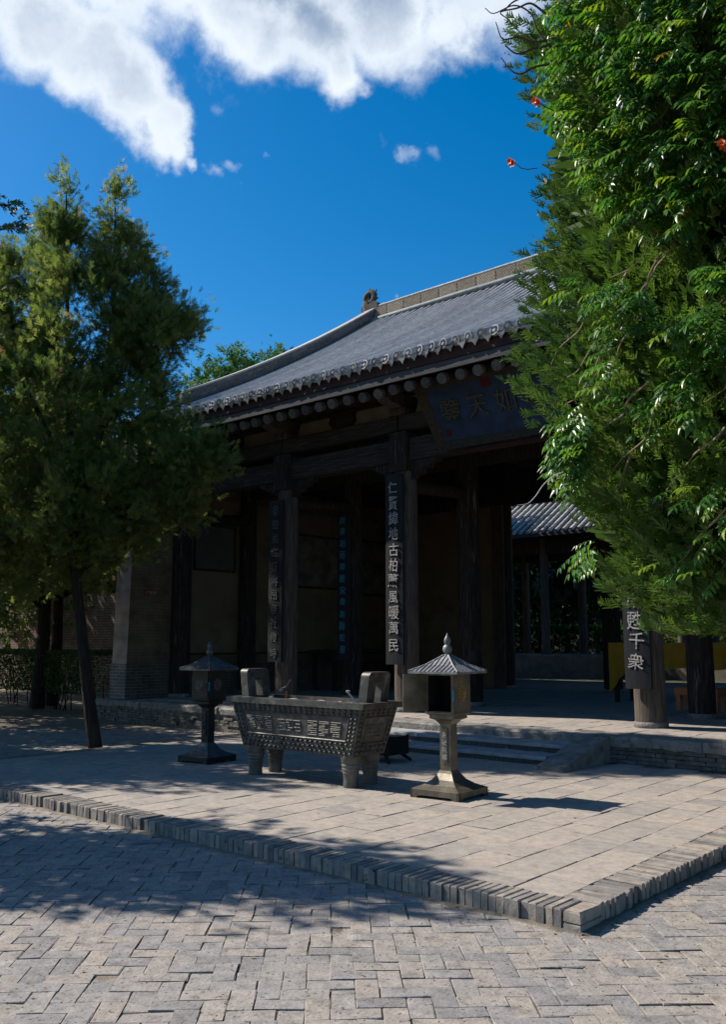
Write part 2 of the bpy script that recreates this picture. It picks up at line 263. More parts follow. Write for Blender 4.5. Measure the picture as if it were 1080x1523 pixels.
# ------------------------------------------------------------------ mesh helpers
WL = {}                      # world location of every object made here
def tag(o, label=None, cat=None, group=None, kind=None):
    for k, v in (('label', label), ('category', cat), ('group', group), ('kind', kind)):
        if v: o[k] = v
    return o
def thing(name, label, cat, loc, group=None):
    o = bpy.data.objects.new(name, None); COL.objects.link(o); o.location = loc; o.empty_display_size = .2
    WL[o] = Vector(loc); return tag(o, label, cat, group)
def link(name, me, parent=None, loc=(0, 0, 0), kind=None):
    o = bpy.data.objects.new(name, me); COL.objects.link(o)
    if parent is not None: o.parent = parent
    o.location = loc
    WL[o] = (WL[parent] if parent is not None else Vector((0, 0, 0))) + Vector(loc)
    if kind: o['kind'] = kind
    return o
def np_mesh(name, V, F, material, rnd=None, smooth=False):
    V = np.ascontiguousarray(V, dtype=np.float32); F = np.ascontiguousarray(F, dtype=np.int32); k = F.shape[1]
    me = bpy.data.meshes.new(name); me.vertices.add(len(V)); me.vertices.foreach_set('co', V.ravel())
    me.loops.add(F.size); me.loops.foreach_set('vertex_index', F.ravel())
    me.polygons.add(len(F)); me.polygons.foreach_set('loop_start', np.arange(0, F.size, k, dtype=np.int32))
    me.polygons.foreach_set('use_smooth', np.full(len(F), smooth))
    me.update(calc_edges=True)
    if rnd is not None:
        a = me.attributes.new('rnd', 'FLOAT', 'POINT'); a.data.foreach_set('value', np.asarray(rnd, dtype=np.float32))
    me.materials.append(material); return me
def smooth_path(pts, rad, k=5):           # rounded curve through the points
    P = [np.array(p, float) for p in pts]; P = [2 * P[0] - P[1]] + P + [2 * P[-1] - P[-2]]; out = []; rr = []
    for i in range(1, len(P) - 2):
        for q in range(k):
            t = q / k; a, b, c, d = P[i - 1], P[i], P[i + 1], P[i + 2]
            out.append(tuple(.5 * (2 * b + (c - a) * t + (2 * a - 5 * b + 4 * c - d) * t * t + (3 * b - a - 3 * c + d) * t ** 3))); rr.append(rad[i - 1] * (1 - t) + rad[i] * t)
    out.append(tuple(P[-2])); rr.append(rad[-1]); return out, rr
class MB:
    def __init__(s): s.v = []; s.f = []; s.r = []
    def add(s, vs, fs, r=None):
        b = len(s.v); s.v += [tuple(map(float, p)) for p in vs]; s.f += [tuple(i + b for i in f) for f in fs]
        if r is not None: s.r += [r] * len(vs)
        return s
    def box(s, a, b, r=None):
        (x0, y0, z0), (x1, y1, z1) = a, b
        return s.add([(x0, y0, z0), (x1, y0, z0), (x1, y1, z0), (x0, y1, z0), (x0, y0, z1), (x1, y0, z1), (x1, y1, z1), (x0, y1, z1)],
                     [(0, 3, 2, 1), (4, 5, 6, 7), (0, 1, 5, 4), (1, 2, 6, 5), (2, 3, 7, 6), (3, 0, 4, 7)], r)
    def bbox(s, a, b, c=.01, r=None, jit=0):          # box with chamfered upper rim
        (x0, y0, z0), (x1, y1, z1) = a, b; j = lambda: random.uniform(-jit, jit) if jit else 0
        q = [(x0, y0, z0), (x1, y0, z0), (x1, y1, z0), (x0, y1, z0)]
        m = [(x0 + j(), y0 + j(), z1 - c), (x1 + j(), y0 + j(), z1 - c), (x1 + j(), y1 + j(), z1 - c), (x0 + j(), y1 + j(), z1 - c)]
        t = [(x0 + c + j(), y0 + c + j(), z1 + j() * .5), (x1 - c + j(), y0 + c + j(), z1 + j() * .5), (x1 - c + j(), y1 - c + j(), z1 + j() * .5), (x0 + c + j(), y1 - c + j(), z1 + j() * .5)]
        fs = [(3, 2, 1, 0), (8, 9, 10, 11)]
        for i in range(4):
            k = (i + 1) % 4; fs += [(i, k, 4 + k, 4 + i), (4 + i, 4 + k, 8 + k, 8 + i)]
        return s.add(q + m + t, fs, r)
    def prism(s, pts, axis, a, b):                     # polygon in the plane across axis, swept from a to b
        n = len(pts); mk = {'x': lambda p, t: (t, p[0], p[1]), 'y': lambda p, t: (p[0], t, p[1]), 'z': lambda p, t: (p[0], p[1], t)}[axis]
        return s.add([mk(p, a) for p in pts] + [mk(p, b) for p in pts],
                     [tuple(range(n))[::-1], tuple(range(n, 2 * n))] + [(i, (i + 1) % n, n + (i + 1) % n, n + i) for i in range(n)])
    def rings(s, rings, cap=True):
        n = len(rings[0]); vs = [p for r in rings for p in r]; fs = []
        for k in range(len(rings) - 1):
            for i in range(n):
                j = (i + 1) % n; fs.append((k * n + i, k * n + j, (k + 1) * n + j, (k + 1) * n + i))
        if cap: fs += [tuple(range(n))[::-1], tuple(range((len(rings) - 1) * n, len(rings) * n))]
        return s.add(vs, fs)
    def lathe(s, prof, c, n=16, rot=0):
        return s.rings([[(c[0] + r * math.cos(rot + 2 * math.pi * i / n), c[1] + r * math.sin(rot + 2 * math.pi * i / n), c[2] + z) for i in range(n)] for r, z in prof])
    def tube(s, pts, rad, n=6, cap=True):
        pts = [Vector(p) for p in pts]; rr = []
        for i, p in enumerate(pts):
            d = (pts[min(i + 1, len(pts) - 1)] - pts[max(i - 1, 0)]).normalized()
            u = d.orthogonal().normalized() if i == 0 else (u - d * u.dot(d)).normalized()
            w = d.cross(u); r = rad[i] if isinstance(rad, (list, tuple)) else rad
            rr.append([tuple(p + u * r * math.cos(2 * math.pi * k / n) + w * r * math.sin(2 * math.pi * k / n)) for k in range(n)])
        return s.rings(rr, cap)
    def square_rings(s, prof, c, rot=0):              # stacked squares: (half width, z)
        return s.rings([[(c[0] + h * x, c[1] + h * y, c[2] + z) for x, y in ((-1, -1), (1, -1), (1, 1), (-1, 1))] for h, z in prof])
    def mesh(s, name, material, origin=(0, 0, 0), smooth=False):
        me = bpy.data.meshes.new(name); o = origin
        me.from_pydata([(x - o[0], y - o[1], z - o[2]) for x, y, z in s.v], [], s.f); me.update()
        if s.r:
            a = me.attributes.new('rnd', 'FLOAT', 'POINT'); a.data.foreach_set('value', s.r)
        if smooth:
            me.polygons.foreach_set('use_smooth', [True] * len(me.polygons))
            try: me.set_sharp_from_angle(angle=R_(40))
            except Exception: pass
        me.materials.append(material); return me
    def build(s, name, material, parent=None, smooth=False, kind=None):
        o = WL[parent] if parent is not None else Vector((0, 0, 0))
        return link(name, s.mesh(name, material, o, smooth), parent, (0, 0, 0), kind)
def copy_tree(o, parent=None, loc=None):
    c = o.copy(); COL.objects.link(c); c.parent = parent
    if loc is not None: c.location = loc
    WL[c] = (WL[parent] if parent is not None else Vector((0, 0, 0))) + Vector(c.location)
    for ch in [x for x in WL if x.parent == o]: copy_tree(ch, c)
    return c
def glyph_mesh(txt, size, material, depth=.006):
    c = bpy.data.curves.new('glyph', 'FONT'); c.body = txt; c.size = size; c.extrude = depth; c.align_x = 'CENTER'; c.align_y = 'CENTER'; c.resolution_u = 2; c.offset = size * .004
    o = bpy.data.objects.new('glyph', c); COL.objects.link(o)
    me = bpy.data.meshes.new_from_object(o.evaluated_get(bpy.context.evaluated_depsgraph_get()))
    bpy.data.objects.remove(o); me.materials.clear(); me.materials.append(material); return me
GLYPH_CACHE = {}
def glyph(ch, size, material, parent, loc, rot, name='character'):
    k = (ch, size, material.name)
    if k not in GLYPH_CACHE: GLYPH_CACHE[k] = glyph_mesh(ch, size, material)
    o = link(name, GLYPH_CACHE[k], parent, loc); o.rotation_euler = rot; return o

# ------------------------------------------------------------------ ground
g = MB(); g.add([(-400, -200, -.035), (300, -200, -.035), (300, 600, -.035), (-400, 600, -.035)], [(0, 1, 2, 3)])
tag(g.build('ground', M['earth']), kind='structure')
TX0, TX1, TY0, TY1, TZ = -12.4, -2.70, 5.06, 11.5, .11
pv = MB(); pv.add([(-19.4, -3, -.007), (8, -3, -.007), (8, 24, -.007), (-19.4, 24, -.007)], [(0, 1, 2, 3)])
pav = tag(pv.build('courtyard_paving', M['mortar']), kind='structure')
def lay_bricks():
    W = .1215; J = .0024; ang = R_(43); e1 = np.array([math.cos(ang), math.sin(ang)]); e2 = np.array([-e1[1], e1[0]])
    variants = []
    for k in range(10):
        m = MB(); m.bbox((-W + J, -W / 2 + J, -.05), (W - J, W / 2 - J, 0), .0028, jit=.0042 if k < 7 else .008); variants.append(m.mesh('brick', M['brick']))
    lst = []
    for x in range(-150, 110):
        for y in range(-75, 150):
            k = (x - y) % 4
            if k == 0: c = np.array([(x + 1) * W, (y + .5) * W]); vert = 0
            elif k == 3: c = np.array([(x + .5) * W, (y + 1) * W]); vert = 1
            else: continue
            p = e1 * c[0] + e2 * c[1]
            if p[0] < -19.2 or (TX0 + .02 < p[0] < TX1 - .02 and p[1] > TY0 + .02) or p[1] > 11.6: continue
            if (p @ FH[:2]) < 2.2: continue
            u, v, w = proj((p[0], p[1], 0))
            mg = 1.2 * FPX / w
            if not (-mg < u < 1080 + mg and v < 1523 + 160): continue
            lst.append((p, vert, w, 0 <= u <= 1080 and v < 1545))
    lst.sort(key=lambda t: (not t[3], t[2]))
    stuff = MB()
    for i, (p, vert, w, vis) in enumerate(lst):
        a = ang + (math.pi / 2 if vert else 0) + random.gauss(0, .012) + random.choice((0, math.pi))
        z = random.gauss(.001, .0016) - (.004 if random.random() < .06 else 0)
        p = p + np.array([random.gauss(0, .0025), random.gauss(0, .0025)])
        if i < 300:
            o = link('brick', random.choice(variants), pav, (p[0], p[1], z)); o.rotation_euler = (random.gauss(0, .007), random.gauss(0, .005), a)
        else:
            ca, sa = math.cos(a), math.sin(a); me = random.choice(variants); tx, ty = random.gauss(0, .012), random.gauss(0, .008)
            stuff.add([(p[0] + v.co.x * ca - v.co.y * sa, p[1] + v.co.x * sa + v.co.y * ca, z + v.co.z + v.co.y * tx - v.co.x * ty) for v in me.vertices], [tuple(f.vertices) for f in me.polygons], random.random())
    stuff.build('brick_field', M['brick_s'], pav, kind='stuff')
lay_bricks()

# ------------------------------------------------------------------ terrace
tb = MB(); tb.box((TX0 + .03, TY0 + .03, -.02), (TX1 - .03, TY1 - .01, TZ - .014))
ter = tag(tb.build('terrace', M['mortar']), kind='structure')
def lay_terrace():
    S = .362; ed = .26; variants = []
    for k in range(8):
        m = MB(); m.bbox((-S / 2 + .0035, -S / 2 + .0016, -.03), (S / 2 - .0035, S / 2 - .0016, 0), .0035, jit=.0028); variants.append(m.mesh('slab', M['slab']))
    lst = []; x = TX1 - ed - S / 2; row = 0
    while x > TX0 + ed:
        y = TY0 + ed + S / 2 - (S / 2 if row % 2 else 0)
        while y < TY1 - .05:
            if y - S / 2 < TY0 + ed - .01: lst.append((x, TY0 + ed + S / 4, .5))
            elif y + S / 2 <= TY1: lst.append((x, y, 1))
            y += S
        x -= S; row += 1
    lst.sort(key=lambda t: math.hypot(t[0], t[1])); st = MB()
    for i, (x, y, h) in enumerate(lst):
        z = TZ + random.gauss(0, .0018); me = random.choice(variants); rx, ry = random.gauss(0, .004), random.gauss(0, .005); fl = random.choice((0, math.pi))
        if i < 300:
            o = link('slab', me, ter, (x, y, z)); o.rotation_euler = (rx, ry, random.gauss(0, .004) + fl); o.scale = (1, h, 1)
        else:
            st.add([(x + v.co.x, y + v.co.y * h, z + v.co.z + v.co.y * rx - v.co.x * ry) for v in me.vertices], [tuple(f.vertices) for f in me.polygons], random.random())
    st.build('slab_field', M['slab_s'], ter, kind='stuff')
    ev = []
    for k in range(9):
        m = MB(); w = .0545
        m.bbox((-w / 2 + .002, 0, -.128), (w / 2 - .002, ed, 0), .006, jit=.0035)
        if k == 8:                                            # a broken one
            m = MB(); m.bbox((-w / 2 + .002, .05, -.128), (w / 2 - .002, ed, -.02), .012, jit=.008)
        ev.append(m.mesh('edge_brick', M['edge']))
    def put(x, y, rz):
        me = ev[8] if random.random() < .035 else random.choice(ev[:8])
        o = link('edge_brick', me, ter, (x, y, TZ + random.gauss(.002, .002))); o.rotation_euler = (random.gauss(0, .006), random.gauss(0, .012), rz + random.gauss(0, .009))
    n = int((TX1 - .11 - TX0) / .0585)
    for i in range(n):
        put(TX1 - .155 - i * .0585, TY0 + random.gauss(0, .005), 0)
    for i in range(84): put(TX1 + random.gauss(0, .005), TY0 + .30 + i * .0585, math.pi / 2)
    for z0, z1 in ((-.02, .044), (.05, TZ + .003)):           # two flat corner bricks
        m = MB(); m.bbox((TX1 - .115, TY0 - .005, z0), (TX1, TY0 + .255, z1), .008, jit=.006); m.build('edge_brick', M['edge'], ter)
lay_terrace()
def sand_drift(name, pts_a, nrm):       # wind-blown sand along the terrace foot
    m = MB(); (xa, ya), (xb, yb) = pts_a; n = int(math.hypot(xb - xa, yb - ya) / .05); V = []
    for i in range(n + 1):
        f = i / n; x, y = xa + (xb - xa) * f, ya + (yb - ya) * f; w = .035 + .035 * abs(math.sin(i * .31) + .6 * math.sin(i * .13 + 1)) + random.uniform(0, .02)
        V += [(x - nrm[0] * .03, y - nrm[1] * .03, .010), (x + nrm[0] * w * .4, y + nrm[1] * w * .4, .007), (x + nrm[0] * w, y + nrm[1] * w, -.008)]
    m.add(V, [q for i in range(n) for q in ((i * 3, i * 3 + 1, i * 3 + 4, i * 3 + 3), (i * 3 + 1, i * 3 + 2, i * 3 + 5, i * 3 + 4))]); m.build(name, M['mortar'], pav, kind='stuff')
sand_drift('sand_drift', ((TX0, TY0), (TX1 + .02, TY0)), (0, -1)); sand_drift('sand_drift', ((TX1, TY0 - .02), (TX1, TY0 + 5)), (1, 0))

# ------------------------------------------------------------------ podium and steps
PY, PZ = 11.5, .45
POD_X0, POD_X1 = -18.0, 3.0
pod = thing('stone_podium', 'low weathered brick and stone podium with three steps under the temple hall', 'podium', (-8, PY, 0))
m = MB(); m.box((POD_X0 + .1, PY + .1, 0), (POD_X1 - .1, 27.2, PZ - .012)); m.build('core', M['floor'], pod)
def podium():
    st = MB(); z = .0; rows = 6; bh = (PZ - .12) / rows
    for r in range(rows):
        x = POD_X0 + (.13 if r % 2 else 0)
        while x < POD_X1:
            e = random.gauss(0, .008) + (.03 if random.random() < .1 else 0); l = .26
            if not (-10.2 < x + .1 < -5.95):
                st.bbox((x + .004, PY + .015 + e, r * bh), (x + l - .004, PY + .11, (r + 1) * bh - .006), .005, r=random.random(), jit=.006)
            x += l
    st.build('brick_facing', M['rough_brick'], pod, kind='stuff')
    for (yy) in np.arange(PY + .1, 27, .27):
        pass
    x = POD_X0
    while x < POD_X1 - .2:
        l = random.uniform(1.0, 1.7); l = min(l, POD_X1 - x); m = MB()
        n = 7; top = PZ + random.gauss(0, .003)
        # edge stone with an eroded, uneven front
        fr = []
        for i in range(n + 1):
            xx = x + .006 + (l - .012) * i / n; e = random.gauss(0, .012)
            fr.append([(xx, PY + e, PZ - .125 + random.gauss(0, .006)), (xx, PY - .004 + e, PZ - .03 + random.gauss(0, .008)), (xx, PY + .03 + e, top), (xx, PY + .46, top), (xx, PY + .46, PZ - .125)])
        m.rings(fr); m.build('edge_stone', M['stone'], pod, smooth=False)
        x += l
    # floor slabs of the porch, one sheet of separate squares
    fs = MB(); S = .40; x = POD_X0 + .02; k = 0
    while x < POD_X1 - .4:
        y = PY + .47 + (S / 2 if k % 2 else 0)
        while y < 21:
            z = PZ + random.gauss(0, .0015); fs.bbox((x + .002, y + .002, PZ - .03), (x + S - .002, y + S - .002, z), .004, r=random.random()); y += S
        x += S; k += 1
    fs.build('floor_slabs', M['slab_s'], pod, kind='stuff')
    for i, (y0, z1) in enumerate(((10.58, .222), (11.02, .335))):
        x = -10.05
        while x < -6.02:
            l = min(random.uniform(1.1, 1.6), -6.0 - x)
            if l < .4: break
            m = MB(); n = 8; fr = []
            for q in range(n + 1):
                xx = x + .004 + (l - .008) * q / n; e = random.gauss(0, .008); t = z1 + random.gauss(0, .004)
                fr.append([(xx, y0 + e, z1 - .045), (xx, y0 + e, z1 - .014), (xx, y0 + .016 + e, t), (xx, PY + .02 - i * .01, t), (xx, PY + .02 - i * .01, z1 - .045)])
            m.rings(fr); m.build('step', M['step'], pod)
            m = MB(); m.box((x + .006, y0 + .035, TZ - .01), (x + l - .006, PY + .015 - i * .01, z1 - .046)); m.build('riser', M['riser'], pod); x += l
    for x0, x1 in ((-6.0, -5.62), (-10.45, -10.07)):
        m = MB(); m.prism([(10.22, TZ - .005), (PY + .005, TZ - .005), (PY + .005, PZ + .004), (PY - .03, PZ + .004), (10.22, TZ + .05)], 'x', x0, x1)
        m.build('stair_cheek', M['stone'], pod)
podium()

# ------------------------------------------------------------------ the hall
HC = -8.035
COLX = [-17.05, -13.5, -10.34, -5.73, -2.57, .98]
Y1, Y2, Y3 = 13.1, 15.15, 21.5
hall = thing('temple_hall', 'old timber temple hall with grey tiled roof and deep open porch', 'temple', (HC, Y1, PZ))
def zprof(t): return 6.60 + .445 * t + .0150 * t * t
EY, RY = 11.8, 20.0
TMAX = RY - EY
def upturn(x): return .16 * max(0, (abs(x - HC) - 5.5) / 4.2) ** 2
ROOFX = 9.75
def hall_build():
    # columns
    def column(x, y, r, mt, base=True):
        o = MB().lathe([(r * 1.02, .05), (r * 1.03, .5), (r, 1.6), (r * .97, 3.2), (r * .93, 5.12)], (x, y, PZ), 22).build('column', mt, hall, smooth=True)
        if base: MB().lathe([(r * 1.08, 0), (r * 1.13, .02), (r * 1.13, .06), (r * 1.05, .085)], (x, y, PZ), 22).build('column_base', M['stone'], o, smooth=True)
        return o
    for i, x in enumerate(COLX):
        column(x, Y1, .225, M['post'] if 0 < i < 5 else M['wood'])
        column(x, Y2, .215 if i != 2 else .235, M['wood'])
        column(x, Y3, .23, M['wood'])
    # column head blocks and lintels of the front row
    for x in COLX:
        m = MB(); m.bbox((x - .2, Y1 - .25, 4.86), (x + .2, Y1 + .25, 5.62), .02); m.build('column_head', M['wood'], hall)
    for a, b in zip(COLX[:-1], COLX[1:]):
        m = MB(); m.bbox((a + .205, Y1 - .15, 5.07), (b - .205, Y1 + .15, 5.49), .02); m.build('lintel', M['beam'], hall)
        for s, xx in ((1, a + .2), (-1, b - .2)):            # carved corbel under each end
            pts = [(xx, 5.07), (xx + s * .62, 5.07), (xx + s * .58, 4.99), (xx + s * .45, 4.97), (xx + s * .40, 4.90), (xx + s * .26, 4.90), (xx + s * .22, 4.80), (xx + s * .1, 4.79), (xx, 4.70)]
            m = MB(); m.prism(pts, 'y', Y1 - .09, Y1 + .09); m.build('corbel', M['wood'], hall)
        m = MB(); m.bbox((a + .02, Y1 - .23, 5.64), (b - .02, Y1 + .2, 5.93), .015); m.build('upper_beam', M['beam'], hall)
        # frieze: plaster panels with dark carved struts between
        n = 2 if b - a < 4 else 3; w = (b - a) / n
        for i in range(n):
            x0 = a + i * w + .22; x1 = a + (i + 1) * w - .22
            m = MB(); m.prism([(x0, 5.94), (x1, 5.94), (x1 - .12, 6.26), (x0 + .12, 6.26)], 'y', Y1 + .0, Y1 + .06); m.build('frieze_panel', M['panelplaster'], hall)
        for i in range(n + 1):
            if i == n and b != COLX[-1]: continue
            x = a + i * w; big = i in (0, n)
            m = MB()
            if big:       # boss on the column line: cap block and carved beam head
                m.bbox((x - .2, Y1 - .27, 5.935), (x + .2, Y1 + .22, 6.07), .02)
                m.prism([(Y1 - .25, 6.07), (Y1 - .62, 6.12), (Y1 - .74, 6.2), (Y1 - .7, 6.3), (Y1 - .5, 6.34), (Y1 + .3, 6.34), (Y1 + .3, 6.07)], 'x', x - .13, x + .13)
                m.build('beam_head', M['post'], hall)
            else:
                m.prism([(x - .2, 5.935), (x + .2, 5.935), (x + .34, 6.1), (x + .28, 6.27), (x - .28, 6.27), (x - .34, 6.1)], 'y', Y1 - .1, Y1 + .1)
                m.build('strut', M['beam'], hall)
    # purlins, inner beams
    L, Rr = HC - 9.0, HC + 9.0
    for y, z, r in ((Y1, 6.52, .17), (15.15, 7.55, .17), (17.4, 9.0, .17), (20.0, 10.75, .18)):
        MB().tube([(L, y, z), (Rr, y, z)], r, 12).build('purlin', M['beam'], hall, smooth=True)
    for x in COLX:
        m = MB(); m.tube([(x, Y1 + .2, 4.62), (x, Y2 - .2, 4.72)], .13, 10); m.build('porch_tie_beam', M['wood'], hall, smooth=True)
        m = MB(); m.box((x - .17, Y1 + .25, 5.68), (x + .17, Y3, 6.06)); m.build('cross_beam', M['wood'], hall)
    for a, b in zip(COLX[:-1], COLX[1:]):
        m = MB(); m.box((a, Y3 - .17, 5.5), (b, Y3 + .17, 6.7)); m.build('rear_lintel', M['wood'], hall)
    # second row lintels (dark)
    for a, b in zip(COLX[:-1], COLX[1:]):
        m = MB(); m.box((a + .18, Y2 - .12, 5.28), (b - .18, Y2 + .12, 5.62)); m.build('inner_lintel', M['wood'], hall)
    # gable walls with a brick base and a leaning pier at the front end
    for s, X in ((-1, -17.2), (1, 1.13)):
        xi, xo = X, X + s * .55
        inn = MB(); out = MB()
        lo, hi = min(xi, xo), max(xi, xo)
        m = MB(); m.box((lo - .02, 11.73, PZ), (hi + .02, 26.9, 1.22)); w = m.build('wall_base', M['basey'], hall)
        m = MB(); m.box((lo - .024, 11.722, PZ + .002), (hi + .024, 11.7295, 1.222)); m.build('wall_base_face', M['basex'], w)
        m = MB(); m.prism([(11.76, 1.22), (26.85, 1.22), (26.85, 6.4), (20, 10.7), (14.6, 7.7), (12.75, 6.55), (11.85, 6.35)], 'x', lo, hi); w = m.build('gable_wall', M['wally'], hall)
        m = MB(); m.add([(lo + .001, 11.752, 1.223), (hi - .001, 11.752, 1.223), (hi - .001, 11.842, 6.34), (lo + .001, 11.842, 6.34), (lo + .001, 11.775, 1.223), (hi - .001, 11.775, 1.223), (hi - .001, 11.865, 6.34), (lo + .001, 11.865, 6.34)],
                         [(0, 1, 2, 3), (5, 4, 7, 6), (0, 4, 5, 1), (3, 2, 6, 7), (0, 3, 7, 4), (1, 5, 6, 2)]); m.build('wall_end_face', M['wallx'], w)
    # plaster fields of the left wall, inside
    for y0, y1 in ((13.38, 14.92), (15.4, 16.55), (16.75, 21.2)):
        m = MB(); m.bbox((-17.2, y0, 1.45), (-17.172, y1, 5.2), .006); m.build('plaster_field', M['plaster'], hall)
        m = MB(); m.box((-17.2, y0, 1.40), (-17.15, y1, 1.445)); m.build('dado_rail', M['wood'], hall)
    m = MB(); m.box((-17.18, Y3 - .12, PZ), (-13.5, Y3 + .12, 5.5)); m.build('rear_wall', M['plaster'], hall)
    m = MB(); m.box((-13.72, Y3 - .26, PZ), (-13.36, Y3 + .26, 5.5)); m.build('door_jamb', M['post'], hall)
    m = MB(); m.box((-2.57, Y3 - .12, PZ), (1.12, Y3 + .12, 5.5)); m.build('rear_wall', M['plaster'], hall)
    # ---------------- roof
    NS = 22
    def prof_pt(t, off=0):
        dz = .445 + .030 * t; n = math.hypot(1, dz); return (EY + t - off * dz / n, zprof(t) + off / n)
    deck = MB(); top = []; bot = []
    xs = np.linspace(HC - ROOFX, HC + ROOFX, 40)
    for k in range(NS + 1):
        t = .05 + (TMAX - .05) * k / NS; y, z = prof_pt(t, -.07); y2, z2 = prof_pt(t, -.12)
        for x in xs: top.append((x, y, z + upturn(x))); bot.append((x, y2, z2 + upturn(x)))
    nx = len(xs); fs = []
    for k in range(NS):
        for i in range(nx - 1):
            a = k * nx + i; fs.append((a, a + 1, a + nx + 1, a + nx)); b = a + (NS + 1) * nx; fs.append((b, b + nx, b + nx + 1, b + 1))
    deck.add(top + bot, fs)
    # rear slope, seen by nobody in the court but closing the roof
    rz = [(RY, zprof(TMAX)), (23.5, 9.0), (27.6, 6.75)]
    for (ya, za), (yb, zb) in zip(rz[:-1], rz[1:]):
        deck.add([(HC - ROOFX, ya, za), (HC + ROOFX, ya, za), (HC + ROOFX, yb, zb), (HC - ROOFX, yb, zb), (HC - ROOFX, ya, za - .12), (HC + ROOFX, ya, za - .12), (HC + ROOFX, yb, zb - .12), (HC - ROOFX, yb, zb - .12)],
                 [(0, 1, 2, 3), (4, 7, 6, 5), (3, 2, 6, 7)])
    roof = deck.build('roof', M['pan'], hall)
    # rows of half-round cover tiles, each tile lapping over the one below
    r0 = .060; TL = .34; nt = int(TMAX / TL); row = MB()
    for k in range(nt):
        t0 = -.06 + k * TL; t1 = min(t0 + TL + .03, TMAX + .05)
        ra, rb = r0, r0 * .975
        ring = []
        for t, r, o in ((t0, ra, .056), (t1, rb, .054)):
            dz = .445 + .030 * max(t, 0); n = math.hypot(1, dz); ny, nz_ = -dz / n, 1 / n; cy, cz = EY + t, zprof(t)
            ring.append([(r * math.cos(a), cy + ny * (r * max(math.sin(a), -1) + o if 0 <= a <= math.pi else -.03), cz + nz_ * (r * math.sin(a) + o if 0 <= a <= math.pi else -.03)) for a in (-.001, 0, .52, 1.05, 2.09, 2.62, math.pi, math.pi + .001)])
        row.add(ring[0] + ring[1], [(i + 1, i, 8 + i, 9 + i) for i in range(7)] + [tuple(range(8))])
    rme = row.mesh('tile_row', M['tile'], (0, 0, 0), smooth=True)
    prow = MB()
    for k in range(nt * 2):
        t0 = -.05 + k * TL / 2; t1 = min(t0 + TL / 2 + .02, TMAX + .05); ring = []
        for t, o in ((t0, -.032), (t1, -.046)):
            dz = .445 + .030 * max(t, 0); n = math.hypot(1, dz); ny, nz_ = -dz / n, 1 / n; cy, cz = EY + t, zprof(t)
            ring.append([(x, cy + ny * (o + 6 * x * x * .6), cz + nz_ * (o + 6 * x * x * .6)) for x in np.linspace(-.085, .085, 5)])
        prow.add(ring[0] + ring[1], [(i, i + 1, 6 + i, 5 + i) for i in range(4)])
    pme = prow.mesh('pan_tile_row', M['pan'])
    # round end tile with a raised rim and boss
    d = MB(); rr = .092
    def discring(r, off): return [(r * math.cos(2 * math.pi * i / 16), off, r * math.sin(2 * math.pi * i / 16)) for i in range(16)]
    d.rings([discring(rr, .05), discring(rr, 0), discring(rr * .8, -.002), discring(rr * .74, .014), discring(rr * .42, .014), discring(rr * .34, -.006), discring(rr * .08, -.010)])
    dme = d.mesh('eave_disc', M['disc'])
    dr = MB(); w = .082
    pts = [(-w, .045), (-w, .01), (-.06, -.035), (-.03, -.06), (0, -.11), (.03, -.06), (.06, -.035), (w, .01), (w, .045), (.05, .02), (0, .008), (-.05, .02)]
    dr.prism(pts, 'y', 0, .02); dr.prism([(-w, .045), (-.05, .02), (0, .008), (.05, .02), (w, .045), (w, .03), (.05, .004), (0, -.008), (-.05, .004), (-w, .03)], 'y', 0, .16)
    drme = dr.mesh('drip_tile', M['drip'])
    P = .25; n = int(2 * ROOFX / P); hx = WL[roof]
    for i in range(n + 1):
        x = HC - ROOFX + .1 + i * P; u = upturn(x); dx = random.gauss(0, .004)
        o = link('tile_row', rme, roof, (x + dx - hx.x, -hx.y, u - hx.z)); o.rotation_euler = (0, 0, random.gauss(0, .0006))
        o = link('eave_disc', dme, roof, (x + dx - hx.x, EY - .085 - hx.y, zprof(0) + .018 + u - hx.z)); o.rotation_euler = (R_(-12) + random.gauss(0, .05), random.uniform(0, 6), random.gauss(0, .05))
        if i < n:
            x += P / 2; u = upturn(x)
            link('pan_tile_row', pme, roof, (x - hx.x, -hx.y, u - hx.z))
            o = link('drip_tile', drme, roof, (x - hx.x, EY - .10 - hx.y, zprof(0) - .045 + u - hx.z)); o.rotation_euler = (R_(18) + random.gauss(0, .04), random.gauss(0, .04), random.gauss(0, .04))
    # boards under the tiles
    def long_board(nm, y0, y1, z0, z1, mt):
        m = MB(); fr = []
        for x in np.linspace(HC - ROOFX, HC + ROOFX, 30):
            u = upturn(x); fr.append([(x, y0, z0 + u), (x, y1, z0 + u), (x, y1, z1 + u), (x, y0, z1 + u)])
        m.rings(fr); m.build(nm, mt, hall)
    long_board('eave_board', EY - .02, EY + .35, 6.36, 6.54, M['redboard'])
    long_board('fascia_board', EY + .0, EY + .045, 6.20, 6.352, M['fascia'])
    # rafters
    rf = MB(); rf.tube([(0, 0, 0), (0, .10, .10 * .43), (0, 3.4, 3.4 * .43)], .094, 14)
    rfm = rf.mesh('rafter', M['rafter'], smooth=True); rfm.materials.append(M['wood'])
    for p_ in rfm.polygons: p_.material_index = 1 if p_.center.y > .2 and len(p_.vertices) == 4 else 0  # shafts take the darker timber, painting the eave shadow behind the pale ends
    x = HC - ROOFX + .2
    while x < HC + ROOFX:
        o = link('rafter', rfm, roof, (x + random.gauss(0, .012) - hx.x, EY + .09 + random.gauss(0, .015) - hx.y, 6.085 + upturn(x) - hx.z)); o.rotation_euler = (random.gauss(0, .006), 0, random.gauss(0, .008)); x += .36
    # sheathing above the rafters
    m = MB(); fr = []
